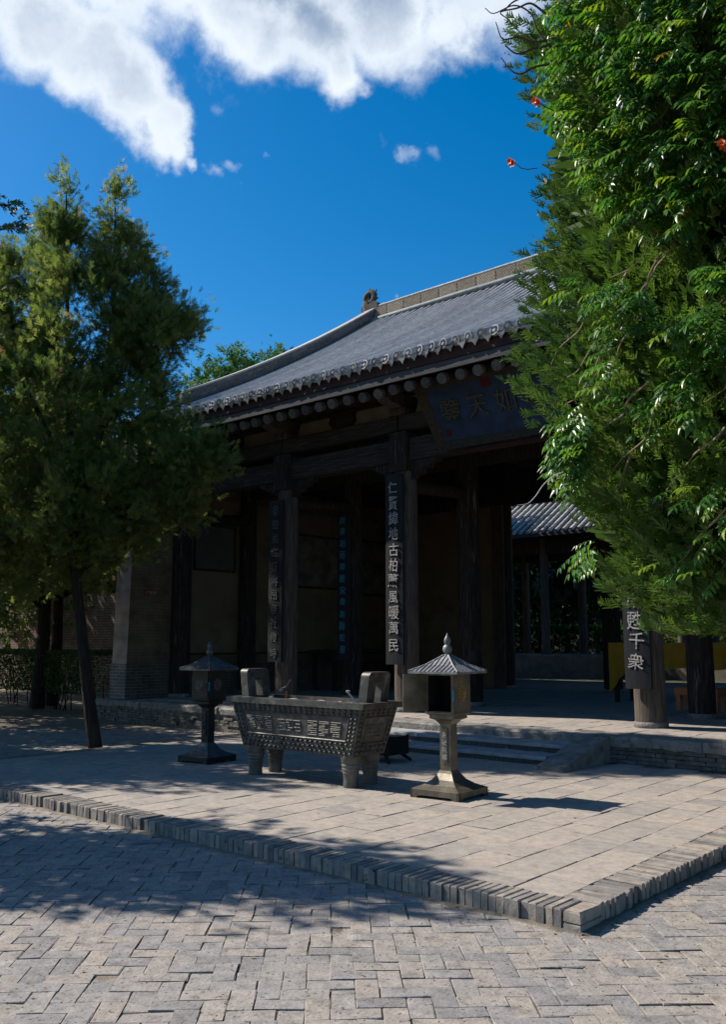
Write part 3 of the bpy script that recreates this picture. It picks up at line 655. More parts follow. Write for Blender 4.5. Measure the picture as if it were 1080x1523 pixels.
    for x in np.linspace(HC - ROOFX, HC + ROOFX, 30):
        u = upturn(x); fr.append([(x, EY + .06, 6.205 + u), (x, EY + 3.5, 6.205 + 3.44 * .43 + u), (x, EY + 3.5, 6.24 + 3.44 * .43 + u), (x, EY + .06, 6.24 + u)])
    m.rings(fr); m.build('sheathing', M['wood'], hall)
    # ---------------- main ridge: hatched brick panels between a roll tile and a coping
    gx0, gx1 = -17.0, HC + (HC + 17.0); rz0 = zprof(TMAX) + .02
    core = MB(); core.box((gx0, RY - .10, rz0 - .25), (gx1, RY + .10, rz0 + .50)); mr = core.build('main_ridge', M['ridge'], hall)
    PWD = .62; npan = int((gx1 - gx0) / PWD); PWD = (gx1 - gx0) / npan
    pm = MB(); hw = PWD / 2 - .012; hh = .165
    pm.box((-hw, -.018, -hh), (hw, 0, hh))
    for k in range(-9, 10):                     # slanting ribs
        c = k * .075; p = []
        for t in np.linspace(-hh, hh, 8):
            xx = c - t * .8
            if -hw < xx - .014 and xx + .014 < hw: p.append((xx, t))
        if len(p) > 1:
            (xa, za), (xb, zb) = p[0], p[-1]
            pm.add([(xa - .013, -.034, za), (xa + .013, -.034, za), (xb + .013, -.034, zb), (xb - .013, -.034, zb), (xa - .022, -.017, za), (xa + .022, -.017, za), (xb + .022, -.017, zb), (xb - .022, -.017, zb)],
                   [(0, 1, 2, 3), (0, 3, 7, 4), (1, 5, 6, 2), (3, 2, 6, 7), (0, 4, 5, 1)])
    pme2 = pm.mesh('ridge_panel', M['ridge'])
    hx2 = WL[mr]
    for i in range(npan):
        link('ridge_panel', pme2, mr, (gx0 + (i + .5) * PWD - hx2.x, RY - .102 - hx2.y, rz0 + .28 - hx2.z))
    for nm, mt, dy, dz, r, ln in (('ridge_roll_tile', M['bluetile'], -.20, .03, .085, .40), ('ridge_coping_tile', M['ridge_lip'], 0, .50, .115, .55)):
        t = MB(); t.tube([(-ln / 2 + .004, 0, 0), (ln / 2 - .004, 0, 0)], r, 12); me = t.mesh(nm, mt, smooth=True); x = gx0
        while x < gx1 - .1:
            o = link(nm, me, mr, (x + ln / 2 - hx2.x, RY + dy - hx2.y, rz0 + dz + random.gauss(0, .003) - hx2.z)); x += ln
            if nm[6] == 'c': o.scale = (1, 1, .55)
    for x in np.arange(gx0 + PWD, gx1, PWD):
        pass
    # ---------------- gable ridges: stepped courses following the slope
    for gx, s in ((gx0, 1), (gx1, -1)):
        t0, t1 = 1.0, TMAX + .1; nseg = 22; ud = upturn(gx)
        def sec(hw0, za, zb, nm, mt, seg_each, parent, gap=.0):
            for k in range(seg_each):
                a = t0 + (t1 - t0) * k / seg_each + gap; b = t0 + (t1 - t0) * (k + 1) / seg_each - gap; m = MB(); fr = []
                for t in np.linspace(a, b, 3):
                    y = EY + t; z = zprof(min(t, TMAX)) + ud
                    fr.append([(gx - hw0, y, z + za), (gx + hw0, y, z + za), (gx + hw0, y, z + zb), (gx - hw0, y, z + zb)])
                m.rings(fr); m.build(nm, mt, parent)
        body = MB(); fr = []
        for t in np.linspace(t0, t1, nseg):
            y = EY + t; z = zprof(min(t, TMAX)) + ud; fr.append([(gx - .12, y, z - .1), (gx + .12, y, z - .1), (gx + .12, y, z + .42), (gx - .12, y, z + .42)])
        body.rings(fr); gr = body.build('gable_ridge', M['ridge_dark'], hall)
        sec(.19, .02, .10, 'base_course', M['ridge_dark'], 20, gr, .004)
        for q in range(4): sec(.135 + .012 * (q % 2), .125 + q * .068, .178 + q * .068, 'brick_course', M['ridge_dark'], 14, gr, .003)
        sec(.165, .40, .45, 'coping_course', M['ridge_lip'], 18, gr, .003)
    # ---------------- dragon-tail finials on the ridge ends
    for gx, s in ((gx0, 1), (gx1, -1)):
        fx = gx - s * .04; m = MB(); c = (fx - s * .06, rz0 + .86)
        path = []; rad = []
        for k in range(34):
            a = math.pi * (1.15 - 2.55 * k / 33) if s > 0 else math.pi * (-.15 + 2.55 * k / 33); r = .21 - .145 * k / 33
            path.append((c[0] + r * math.cos(a) * 1.0, RY, c[1] + r * math.sin(a))); rad.append(.10 - .045 * k / 33)
        body = [(fx - s * .12, RY, rz0 + .38), (fx - s * .2, RY, rz0 + .6), (fx - s * .25, RY, rz0 + .72)]
        m.tube(body + path, [.19, .17, .13] + rad, 8)
        for k in range(0, 26, 2):               # fin spikes round the curl
            p = Vector(path[k]); d = Vector((p.x - c[0], 0, p.z - c[1])).normalized(); q = p + d * (.14 + .06 * (k % 4 == 0)); tpl = Vector((-d.z, 0, d.x)) * .045
            b0 = p + d * .04
            m.add([b0 + tpl + Vector((0, -.04, 0)), b0 - tpl + Vector((0, -.04, 0)), b0 - tpl + Vector((0, .04, 0)), b0 + tpl + Vector((0, .04, 0)), q + tpl * .6], [(0, 1, 4), (1, 2, 4), (2, 3, 4), (3, 0, 4)])
        m.prism([(fx - s * .32, rz0 + .3), (fx + s * .30, rz0 + .3), (fx + s * .30, rz0 + .62), (fx + s * .16, rz0 + .70), (fx - s * .1, rz0 + .62), (fx - s * .34, rz0 + .6)], 'y', RY - .13, RY + .13)
        o = m.build('ridge_finial', M['finial'], hall, smooth=True)
hall_build()

# ------------------------------------------------------------------ things on the hall
def couplet(label, x, y, z0, z1, w, chars, ink, size, first, step, cr=.20):
    """a lacquered board, slightly bowed, hung on the front of a column"""
    t = thing('couplet_board', label, 'couplet board', (x, y, z0), 'lacquered couplet boards on the columns')
    m = MB(); n = 8; fr = []
    for z in (z0, z1):
        f = []; b = []
        for i in range(n + 1):
            u = -w / 2 + w * i / n; yy = y - .06 + (u * u) * .55; f.append((x + u, yy, z)); b.append((x + u, yy + .055, z))
        fr.append(f + b[::-1])
    m.rings(fr); m.build('board', M['black'], t, smooth=True)
    for i, ch in enumerate(chars):
        gl = glyph(ch, size, ink, t, (random.gauss(0, .006), -.0645, first - i * step - z0 + random.gauss(0, .006)), (math.pi / 2, random.gauss(.06, .04), 0)); gl.scale = (random.uniform(.84, 1.0), random.uniform(.92, 1.1), 1)
    for zz in (z0 + .25, z1 - .2):
        m = MB(); m.box((x - .03, y - .01, zz), (x + .03, y + .16, zz + .03)); m.build('bracket', M['lampdark'], t)
    return t
couplet('black couplet board with pale characters half in sunlight on porch column behind the censer', -10.36, Y1 - .30, 1.30, 4.79, .40, '仁賢緯地古柏薰風暖萬民', M['paleink'], .255, 4.52, .288)
couplet('black couplet board with faint grey characters on shaded porch column beside the dark lamp', -13.52, Y1 - .30, 1.30, 4.62, .40, '重聲循仁賢將昂帝社稷峙', M['dimink'], .23, 4.38, .29)
couplet('dark couplet board with small teal characters on an inner column', -13.5, Y2 - .29, 1.30, 4.62, .34, '詩泉彩雨章魏宋韋新獅殿華', M['tealink'], .19, 4.4, .262)
couplet('black couplet board ending above the bare foot of a sunlit column by the leafy tree', -5.75, Y1 - .30, 1.02, 4.79, .40, '聖德經天甘霖化雨甦千衆', M['paleink'], .27, 4.42, .302)
def plaque():
    t = thing('name_plaque', 'large tilted blue name plaque in carved brown frame under the eaves', 'plaque', (HC, 12.75, 5.1))
    o = bpy.data.objects.new
    y0, z0, y1, z1 = 12.78, 5.24, 12.36, 6.10
    n = Vector((0, -(z1 - z0), y1 - y0)).normalized(); n = Vector((0, n.y, n.z)); up = Vector((0, y1 - y0, z1 - z0))
    def q(u, v, d=0):        # u along x, v 0..1 up the board, d out of the face
        p = Vector((HC + u * (.93 + .11 * v), y0, z0)) + up * v + n * d; return p
    hw = 1.22
    m = MB(); m.add([q(-hw, 0, 0), q(hw, 0, 0), q(hw, 1, 0), q(-hw, 1, 0), q(-hw, 0, -.05), q(hw, 0, -.05), q(hw, 1, -.05), q(-hw, 1, -.05)],
                    [(0, 1, 2, 3), (7, 6, 5, 4), (0, 4, 5, 1), (1, 5, 6, 2), (2, 6, 7, 3), (3, 7, 4, 0)]); m.build('board', M['blueboard'], t)
    def frame(c):          # c: four corners inner, flared outward
        m = MB(); (u0, v0), (u1, v1), (U1, V1), (U0, V0) = c
        m.add([q(u0, v0, .004), q(u1, v1, .004), q(U1, V1, .10), q(U0, V0, .10), q(u0, v0, -.06), q(u1, v1, -.06), q(U1, V1, .05), q(U0, V0, .05)],
              [(0, 1, 2, 3), (7, 6, 5, 4), (0, 4, 5, 1), (1, 5, 6, 2), (2, 6, 7, 3), (3, 7, 4, 0)]); m.build('frame', M['giltframe'], t)
    a, b = .15, .14
    frame([(-hw, 0), (hw, 0), (hw + a, -b), (-hw - a, -b)]); frame([(hw, 1), (-hw, 1), (-hw - a, 1 + b), (hw + a, 1 + b)])
    frame([(-hw, 1), (-hw, 0), (-hw - a, -b), (-hw - a, 1 + b)]); frame([(hw, 0), (hw, 1), (hw + a, 1 + b), (hw + a, -b)])
    tilt = math.atan2(y0 - y1, z1 - z0)
    for i, ch in enumerate('鑒天如心'):
        p = q(-.86 + i * .57, .52, .02) - WL[t]; glyph(ch, .44, M['darkink'], t, p, (math.pi / 2 + tilt, 0, 0))
    m = MB(); p = q(-.0, .9, .012)
    for (u0, u1, v0, v1) in ((-.12, .06, .84, .99), (-1.13, -1.03, .08, .22)):
        mm = MB(); mm.add([q(u0, v0, .004), q(u1, v0, .004), q(u1, v1, .004), q(u0, v1, .004), q(u0, v0, .010), q(u1, v0, .010), q(u1, v1, .010), q(u0, v1, .010)],
                          [(4, 5, 6, 7), (0, 1, 5, 4), (1, 2, 6, 5), (2, 3, 7, 6), (3, 0, 4, 7)]); mm.build('seal', M['red'], t)
plaque()
def wall_things():
    t = thing('notice_board', 'framed grey notice with rows of dark writing high on the ochre wall', 'notice board', (-17.17, 14.15, 3.46))
    m = MB(); m.box((-17.17, 13.55, 3.46), (-17.14, 14.75, 4.5)); m.build('panel', M['noticeboard'], t)
    for a, b in (((-17.17, 13.5, 3.41), (-17.12, 14.8, 3.46)), ((-17.17, 13.5, 4.5), (-17.12, 14.8, 4.55)), ((-17.17, 13.5, 3.46), (-17.12, 13.55, 4.5)), ((-17.17, 14.75, 3.46), (-17.12, 14.8, 4.5))):
        MB().box(a, b).build('frame', M['wood'], t)
    wr = MB()
    for i in range(15):
        z = 4.26 - i * .05; y = 13.62
        while y < 14.66:
            l = random.uniform(.02, .05)
            if random.random() < .85: wr.box((-17.139, y, z), (-17.136, y + l, z + .022))
            y += l + .014
    for y in (13.95, 14.2): wr.box((-17.139, y, 4.36), (-17.136, y + .1, 4.44))
    wr.build('writing', M['darkink'], t, kind='stuff')
    t = thing('wall_sign', 'small dark red sign on the gable wall beside the end column', 'sign', (-17.19, 12.31, 2.75))
    MB().box((-17.198, 12.15, 2.75), (-17.18, 12.47, 2.87)).build('plate', M['signred'], t)
    o = glyph('文物古迹', .062, M['paleink'], t, (.014, .05, .075), (math.pi / 2, 0, math.pi / 2), 'lettering')
    o = glyph('PROTECTED', .03, M['paleink'], t, (.014, .05, .03), (math.pi / 2, 0, math.pi / 2), 'lettering')
    m = MB(); m.tube([(-17.176, 12.2 + .03 * math.cos(a), 2.81 + .03 * math.sin(a)) for a in np.linspace(0, 2 * math.pi, 13)], .004, 5); m.build('emblem', M['paleink'], t)
    for (y0, y1, z0, z1, lab) in ((17.0, 18.6, 3.2, 4.55, 'wide framed mural on the inner wall past the ochre plaster'), (19.0, 20.7, 3.1, 4.6, 'framed faded mural deep in the hall near the rear wall')):
        t = thing('mural', lab, 'mural', (-17.17, (y0 + y1) / 2, z0)); MB().box((-17.17, y0, z0), (-17.145, y1, z1)).build('picture', M['poster'], t)
        for a, b in (((y0 - .06, z0 - .06), (y1 + .06, z0)), ((y0 - .06, z1), (y1 + .06, z1 + .06)), ((y0 - .06, z0), (y0, z1)), ((y1, z0), (y1 + .06, z1))):
            MB().box((-17.17, a[0], a[1]), (-17.12, b[0], b[1])).build('frame', M['wood'], t)
    # dark altar table along the left wall
    t = thing('offering_table', 'long dark wooden offering table against the left inner wall', 'table', (-16.4, 19, PZ))
    MB().bbox((-16.9, 17.2, 1.42), (-16.0, 20.8, 1.5), .015).build('table_top', M['wood'], t)
    for x in (-16.8, -16.1):
        for y in (17.35, 20.65): MB().box((x - .05, y - .05, PZ), (x + .05, y + .05, 1.42)).build('leg', M['wood'], t)
    MB().box((-16.06, 17.4, 1.2), (-16.03, 20.6, 1.38)).build('apron', M['redboard'], t)
wall_things()

def altars():
    for k, (x0, x1, lab) in enumerate(((-8.7, -5.1, 'altar table skirted in yellow cloth, gathered corner beside the sunlit column'), (-4.75, -2.2, 'altar table skirted in yellow cloth, deeper right inside the hall'))):
        t = thing('altar_table', lab, 'altar table', ((x0 + x1) / 2, 18.4, PZ), 'altar tables with yellow cloths')
        MB().bbox((x0, 18.0, 1.62), (x1, 18.9, 1.68), .01).build('table_top', M['wood'], t)
        for x in (x0 + .08, x1 - .08):
            for y in (18.08, 18.82): MB().box((x - .04, y - .04, PZ), (x + .04, y + .04, 1.62)).build('leg', M['wood'], t)
        m = MB(); n = 60; fr = []
        for i in range(n + 1):
            x = x0 - .03 + (x1 - x0 + .06) * i / n; w = .040 * math.sin(i * 1.1) + .028 * math.sin(i * 2.7 + 1); dr = .52 + .02 * math.sin(i * .4)
            if i < 7: dr += (7 - i) * .075
            fr.append([(x, 17.97, 1.69), (x, 17.955 + w * .4, 1.55), (x, 17.94 + w, 1.69 - dr), (x, 17.95 + w, 1.69 - dr), (x, 17.965 + w * .4, 1.55), (x, 17.985, 1.683)])
        m.rings(fr); m.build('cloth', M['yellow'], t, smooth=True)
    for k, (x0, x1, lab) in enumerate(((-6.75, -5.95, 'low orange kneeling bench seen between the two columns'), (-5.62, -4.8, 'low orange kneeling bench half hidden by the dark inner column'))):
        t = thing('kneeling_bench', lab, 'bench', ((x0 + x1) / 2, 16.8, PZ), 'orange kneeling benches')
        MB().bbox((x0, 16.5, .74), (x1, 17.0, .88), .02).build('seat', M['orange'], t)
        for x in (x0 + .06, x1 - .06):
            for y in (16.56, 16.94): MB().box((x - .04, y - .04, PZ), (x + .04, y + .04, .74)).build('leg', M['orange'], t)
altars()

# ------------------------------------------------------------------ the bronze censer
def censer():
    cx, cy = -7.62, 7.81; z = TZ
    t = thing('bronze_censer', 'rectangular bronze incense censer with studs, seal script panels and upright ears', 'censer', (cx, cy, z))
    B, T = (.90, .265, .34), (1.065, .315, .86)         # half sizes bottom and top
    m = MB(); fr = []
    for hx, hy, zz in ((.84, .22, .33), B, T): fr.append([(cx - hx, cy - hy, z + zz), (cx + hx, cy - hy, z + zz), (cx + hx, cy + hy, z + zz), (cx - hx, cy + hy, z + zz)])
    m.rings(fr); body = m.build('body', M['iron'], t)
    # rim: a frame round the opening
    rx, ry, zr0, zr1, th = 1.125, .355, .862, .925, .11
    m = MB()
    o_ = [(cx - rx, cy - ry), (cx + rx, cy - ry), (cx + rx, cy + ry), (cx - rx, cy + ry)]; i_ = [(cx - rx + th, cy - ry + th), (cx + rx - th, cy - ry + th), (cx + rx - th, cy + ry - th), (cx - rx + th, cy + ry - th)]
    vs = [(x, y, z + zr0) for x, y in o_] + [(x, y, z + zr1) for x, y in o_] + [(x, y, z + zr1 + .003) for x, y in i_] + [(x, y, z + .872) for x, y in i_]
    fs = [(3, 2, 1, 0)]
    for k in range(4):
        j = (k + 1) % 4; fs += [(k, j, 4 + j, 4 + k), (4 + k, 4 + j, 8 + j, 8 + k), (8 + k, 8 + j, 12 + j, 12 + k)]
    m.add(vs, fs); m.build('rim', M['iron'], t)
    m = MB(); n = 24; V = []
    for i in range(n + 1):
        for j in range(9): V.append((cx - rx + th - .004 + (2 * (rx - th) + .008) * i / n, cy - ry + th - .004 + (2 * (ry - th) + .008) * j / 8, z + .878 + random.uniform(-.006, .022)))
    m.add(V, [(i * 9 + j, (i + 1) * 9 + j, (i + 1) * 9 + j + 1, i * 9 + j + 1) for i in range(n) for j in range(8)]); m.build('ash', M['ash'], t)
    def side(u, v, face, d=0):      # u -1..1 along the face, v 0..1 up
        hx = B[0] + (T[0] - B[0]) * v; hy = B[1] + (T[1] - B[1]) * v; zz = z + B[2] + (T[2] - B[2]) * v
        if face == 'f': return Vector((cx + u * hx, cy - hy - d, zz))
        if face == 'b': return Vector((cx - u * hx, cy + hy + d, zz))
        if face == 'r': return Vector((cx + hx + d, cy + u * hy, zz))
        return Vector((cx - hx - d, cy - u * hy, zz))
    nub = MB(); nub.lathe([(.0185, -.004), (.0185, .006), (.013, .018), (.004, .024)], (0, 0, 0), 8); nm = nub.mesh('stud', M['iron'], smooth=True)
    def stud(u, v, face, s=1):
        p = side(u, v, face) - WL[t]; o = link('stud', nm, body, p); o.rotation_euler = {'f': (math.pi / 2 + .2, 0, 0), 'b': (-math.pi / 2 - .2, 0, 0), 'r': (0, math.pi / 2 + .1, 0), 'l': (0, -math.pi / 2 - .1, 0)}[face]; o.scale = (s,) * 3
    for k in range(24):
        u = -.95 + 1.9 * k / 23
        for v in (.88, .96):
            stud(u, v, 'f')
        for v in (.06, .155, .25): stud(u + (.04 if v == .155 and k < 23 else 0), v, 'f')
    for v in (.34, .43, .52, .61, .70, .79):
        for u in (-.955, -.895, .895, .955): stud(u, v, 'f')
    for k in range(7):
        u = -.84 + 1.68 * k / 6
        for v in (.08, .19, .88, .96): stud(u, v, 'r')
    for v in (.3, .4, .5, .6, .7, .79):
        for u in (-.88, .88): stud(u, v, 'r')
    for k in range(7):
        u = -.84 + 1.68 * k / 6
        for v in (.08, .19, .88, .96): stud(u, v, 'l')
    # raised borders of the panels
    def bar(u0, v0, u1, v1, face, w=.010, d=.012):
        m = MB(); a, b = side(u0, v0, face, d * .3), side(u1, v1, face, d * .3); m.tube([a, b], w, 6); m.build('panel_border', M['iron'], body)
    for u0, u1, v0, v1, fc in ((-.85, .85, .315, .82, 'f'), (-.72, .72, .27, .82, 'r')):
        bar(u0, v0, u1, v0, fc); bar(u0, v1, u1, v1, fc); bar(u0, v0, u0, v1, fc); bar(u1, v0, u1, v1, fc)
    # seal script: square maze strokes, in three groups, and a small one on the end
    def maze(u0, u1, v0, v1, face, cols, rows, seed):
        rg = random.Random(seed); m = MB(); cw, ch = (u1 - u0) / cols, (v1 - v0) / rows
        for i in range(cols):
            for j in range(rows):
                x0, y0 = u0 + i * cw, v0 + j * ch; x1, y1 = x0 + cw * .82, y0 + ch * .82
                st = [((x0, y1), (x1, y1))]
                lv = rg.choice((3, 4)); 
                for q in range(lv):
                    yy = y0 + (y1 - y0) * q / lv
                    st.append(((x0 + (0 if rg.random() < .7 else cw * .25), yy), (x1 - (0 if rg.random() < .7 else cw * .3), yy)))
                for xx in (x0, x1, (x0 + x1) / 2):
                    if rg.random() < .75:
                        a = rg.choice((0, .3, .5)); st.append(((xx, y0 + (y1 - y0) * a), (xx, y0 + (y1 - y0) * min(1, a + rg.choice((.5, .7))))))
                for (a, b) in st: m.tube([side(*a, face, .004), side(*b, face, .004)], .0065, 5)
        m.build('seal_script', M['ironleg'], body)
    maze(-.78, -.34, .42, .74, 'f', 3, 2, 1); maze(-.25, .14, .45, .72, 'f', 3, 1, 2); maze(.24, .78, .40, .72, 'f', 3, 2, 3); maze(-.5, .5, .4, .7, 'r', 3, 1, 4)
    for sx in (-1, 1):
        for sy in (-1, 1):
            p = (cx + sx * .78, cy + sy * .165, z)
            m = MB(); m.lathe([(.082, 0), (.086, .012), (.082, .06), (.085, .13), (.092, .15), (.094, .165), (.09, .175), (.098, .19), (.1, .205), (.096, .215), (.104, .23), (.106, .245), (.1, .255), (.112, .28), (.116, .345)], p, 20); m.build('leg', M['ironleg'], t, smooth=True)
    # upright ears: arched slabs with a slot, stepped borders
    for sx in (-1, 1):
        ex = cx + sx * (rx - .16); lean = sx * .05; w, h, thk = .185, .335, .12
        def arch(wd, top, base, rr, n=6):
            pts = [(-wd, base)]
            for i in range(n + 1):
                a = math.pi - (math.pi / 2) * i / n; pts.append((-wd + rr + rr * math.cos(a), top - rr + rr * math.sin(a)))
            for i in range(n + 1):
                a = math.pi / 2 - (math.pi / 2) * i / n; pts.append((wd - rr + rr * math.cos(a), top - rr + rr * math.sin(a)))
            pts.append((wd, base)); return pts
        out, inn = arch(w, h, 0, .055), arch(.055, .22, .0, .035); n = len(out)
        def P(p, xo): return (ex + xo + lean * p[1] / h, cy + p[0], z + zr1 + p[1])
        m = MB(); V = [P(p, -thk / 2) for p in out] + [P(p, -thk / 2) for p in inn] + [P(p, thk / 2) for p in out] + [P(p, thk / 2) for p in inn]; fs = []
        for i in range(n - 1):
            fs += [(i, n + i, n + i + 1, i + 1), (2 * n + i, 2 * n + i + 1, 3 * n + i + 1, 3 * n + i), (i, i + 1, 2 * n + i + 1, 2 * n + i), (n + i, 3 * n + i, 3 * n + i + 1, n + i + 1)]
        fs += [(0, 2 * n, 3 * n, n), (n - 1, 2 * n - 1, 4 * n - 1, 3 * n - 1)]
        m.add(V, fs); e = m.build('ear', M['iron'], t)
        for k, (wd, tp, rr) in enumerate(((.155, .30, .05), (.115, .262, .045), (.08, .235, .04))):
            for side_ in (-1, 1):
                m = MB(); m.tube([P(p, side_ * thk / 2) for p in arch(wd, tp, .005, rr)], .009, 5); m.build('ear_border', M['iron'], e)
    # incense stubs and a small ladle in the ash
    def stick(u, v, n, h, lab, mt, grp=None):
        s = thing('incense_bundle', lab, 'incense', (cx + u, cy + v, z + .885), grp)
        for i in range(n):
            a = random.uniform(0, 6); r = random.uniform(0, .014); x, y = cx + u + r * math.cos(a), cy + v + r * math.sin(a)
            MB().tube([(x, y, z + .88), (x + random.gauss(0, .006), y + random.gauss(0, .006), z + .885 + h * random.uniform(.7, 1))], .0035, 5).build('incense_stick', mt, s)
    g_ = 'short incense stubs standing in the censer ash'
    for u, h, n_, lb in ((-.33, .12, 6, 'tallest bundle of orange incense stubs in the censer ash'), (.02, .05, 3, 'shortest thin pair of incense stubs in the middle of the censer ash'), (.33, .075, 8, 'thick bundle of incense stubs beside the middle of the censer'), (.60, .07, 6, 'bundle of incense stubs closest to the metal scoop')): stick(u, -.1, n_, h, lb, M['incense'], g_)
    s = thing('ladle', 'pale metal scoop leaning on the censer rim by the near ear', 'scoop', (cx + .78, cy, z + .9))
    MB().tube([(cx + .86, cy - .13, z + .90), (cx + .74, cy - .17, z + 1.03)], .012, 8).build('handle', M['ridge_lip'], s); MB().lathe([(.004, -.006), (.02, 0), (.024, .02), (.018, .022)], (cx + .74, cy - .17, z + 1.03), 10).build('cup', M['ridge_lip'], s)
    # iron poker lying across the other end of the rim
    s = thing('poker', 'thin iron poker propped against the far ear of the censer', 'poker', (cx - .86, cy + .2, z + .92))
    MB().tube([(cx - .95, cy + .22, z + .935), (cx - .72, cy + .28, z + 1.03), (cx - .66, cy + .3, z + 1.12)], .011, 7).build('rod', M['ironleg'], s)
    MB().lathe([(.0, -.02), (.02, -.012), (.024, 0), (.02, .012), (0, .02)], (cx - .8, cy + .26, z + .99), 10).build('knob', M['ridge_lip'], s)
censer()

# ------------------------------------------------------------------ lamps
def lamp(label, x, y, rot, dark, door_open):
    t = thing('bronze_lamp', label, 'lamp', (0, 0, 0), 'bronze pavilion lamps beside the censer')
    mb = M['lampdark'] if dark else M['lampbronze']; mr = M['lamproofdark'] if dark else M['lamproof']; ms = M['lampdark'] if dark else M['lampbronze']; em = M['shadegold'] if dark else M['gold']  # dark swaps in copies with the left lamp's shade put into the colour
    # foot: low plinth cut out between its corner feet, then a concave pyramid
    m = MB(); h = .295
    for sx, sy in ((0, -1), (1, 0), (0, 1), (-1, 0)):
        pts = [(-h, 0), (-h + .075, 0), (-h + .095, .028), (h - .095, .028), (h - .075, 0), (h, 0), (h, .085), (-h, .085)]
        if sx == 0: m.prism(pts, 'y', sy * h, sy * (h - .03))
        else: m.prism(pts, 'x', sx * h, sx * (h - .03))
    m.build('foot', mb, t)
    m = MB(); m.square_rings([(h - .004, .083), (h - .012, .088), (.20, .122), (.13, .17), (.085, .235), (.072, .262)], (0, 0, 0)); m.build('foot_slope', mr if dark else M['lampbronze'], t)
    m = MB(); m.square_rings([(.0665, .262), (.0655, .74)], (0, 0, 0)); post = m.build('post', mb, t)
    m = MB(); m.bbox((-.033, -.077, .34), (.033, -.066, .70), .004); pl = m.build('name_strip', ms, t)
    for i, ch in enumerate('永祉民福'): glyph(ch, .064, M['paleink'] if not dark else M['dimink'], pl, (0, -.079, .62 - i * .075), (math.pi / 2, 0, 0))
    m = MB(); m.square_rings([(.07, .735), (.075, .745), (.10, .775), (.145, .795), (.145, .83), (.178, .845), (.178, .86)], (0, 0, 0)); m.build('flare', mb, t)
    b, z0, z1, th = .172, .86, 1.262, .012
    box = MB()
    box.box((-b, b - th, z0), (b, b, z1)); box.box((b - th, -b, z0), (b, b - th, z1)); box.box((-b, -b, z0), (-b + th, b - th, z1))
    box.box((-b + th, -b + th, z0), (b - th, b - th, z0 + .01)); 
    box.box((-b + th, -b, z0 + .01), (-b + .028, -b + th, z1)); box.box((b - .028, -b, z0 + .01), (b - th, -b + th, z1)); box.box((-b + .028, -b, z1 - .02), (b - .028, -b + th, z1))
    box.build('lamp_box', mb, t)
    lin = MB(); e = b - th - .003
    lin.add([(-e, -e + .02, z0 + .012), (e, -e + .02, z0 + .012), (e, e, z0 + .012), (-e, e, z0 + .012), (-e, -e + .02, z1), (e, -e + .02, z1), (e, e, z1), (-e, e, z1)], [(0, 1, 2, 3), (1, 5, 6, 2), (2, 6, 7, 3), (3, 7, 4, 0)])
    lin.build('lamp_lining', M['nearblack'], t)
    def rosette(parent, c, ax):
        m = MB()
        def P(r, a, d): 
            u, v = r * math.cos(a), r * math.sin(a)
            return (c[0] + u, c[1] - d, c[2] + v) if ax == 'f' else (c[0] + d, c[1] + u, c[2] + v)
        for k in range(10):
            a = 2 * math.pi * k / 10; m.tube([P(.072 + .014 * math.cos(w), a + .16 * math.sin(w), .004) for w in np.linspace(0, 2 * math.pi, 7)], .0045, 4)
            m.tube([P(.02, a, .004), P(.055, a + .25, .006)], .0045, 4)
        for r in (.02, .056): m.tube([P(r, a, .004) for a in np.linspace(0, 2 * math.pi, 17)], .0045, 4)
        m.build('rosette', em, parent)
    rosette(t, (b, 0, 1.06), 'r')
    # door: hinged on its left edge
    dw = 2 * b - .03; dh0, dh1 = z0 + .012, z1 - .004
    door = link('door', None, t) if False else None
    m = MB(); m.bbox((0, -.010, dh0), (dw, 0, dh1), .002); me = m.mesh('door', mb); d = link('door', me, t, (-b + .012, -b - .004, 0)); WL[d] = Vector(d.location)
    if door_open: d.rotation_euler = (0, 0, -R_(106))
    rm = MB()
    WLd = WL[d]; WL[d] = Vector((0, 0, 0)); rosette(d, (dw / 2, -.010, 1.06), 'f'); MB().tube([(dw - .02, -.012, 1.02), (dw - .02, -.03, 1.03), (dw - .02, -.03, 1.07), (dw - .02, -.012, 1.08)], .005, 5).build('handle', ms, d); WL[d] = WLd
    MB().box((b - .006, -b - .006, .98), (b + .002, -b + .012, 1.10)).build('tape', M['tealtape'], t)
    # hipped roof with standing seams
    rh, rz0, rz1 = .305, 1.262, 1.455
    m = MB(); m.rings([[(-rh, -rh, rz0), (rh, -rh, rz0), (rh, rh, rz0), (-rh, rh, rz0)], [(-rh, -rh, rz0 + .022), (rh, -rh, rz0 + .022), (rh, rh, rz0 + .022), (-rh, rh, rz0 + .022)], [(-.17, -.17, rz0 + .085), (.17, -.17, rz0 + .085), (.17, .17, rz0 + .085), (-.17, .17, rz0 + .085)], [(-.022, -.022, rz1), (.022, -.022, rz1), (.022, .022, rz1), (-.022, .022, rz1)]])
    rf = m.build('roof', mr, t)
    def roofz(u):      # height over distance from centre
        return rz0 + .022 + (rh - u) / (rh - .17) * .063 if u > .17 else rz0 + .085 + (.17 - u) / (.17 - .022) * (rz1 - rz0 - .085)
    for q in range(4):
        ca, sa = [(1, 0), (0, 1), (-1, 0), (0, -1)][q]
        for k in range(-5, 6):
            o = k * .052; m = MB(); us = [rh] + ([.17] if abs(o) < .165 else []) + [max(abs(o), .03)]
            pts = [(-sa * 0 + (ca * o - sa * -u) * 1, (sa * o + ca * -u), roofz(u) + .004) for u in us]
            m.tube(pts, .0075, 5); m.build('seam', mr, rf)
        m = MB(); m.tube([(s_[0] * u, s_[1] * u, roofz(u) + .004) for u in (rh, .17, .03) for s_ in [((-1, -1), (1, -1), (1, 1), (-1, 1))[q]]], .009, 6); m.build('hip', mr, rf)
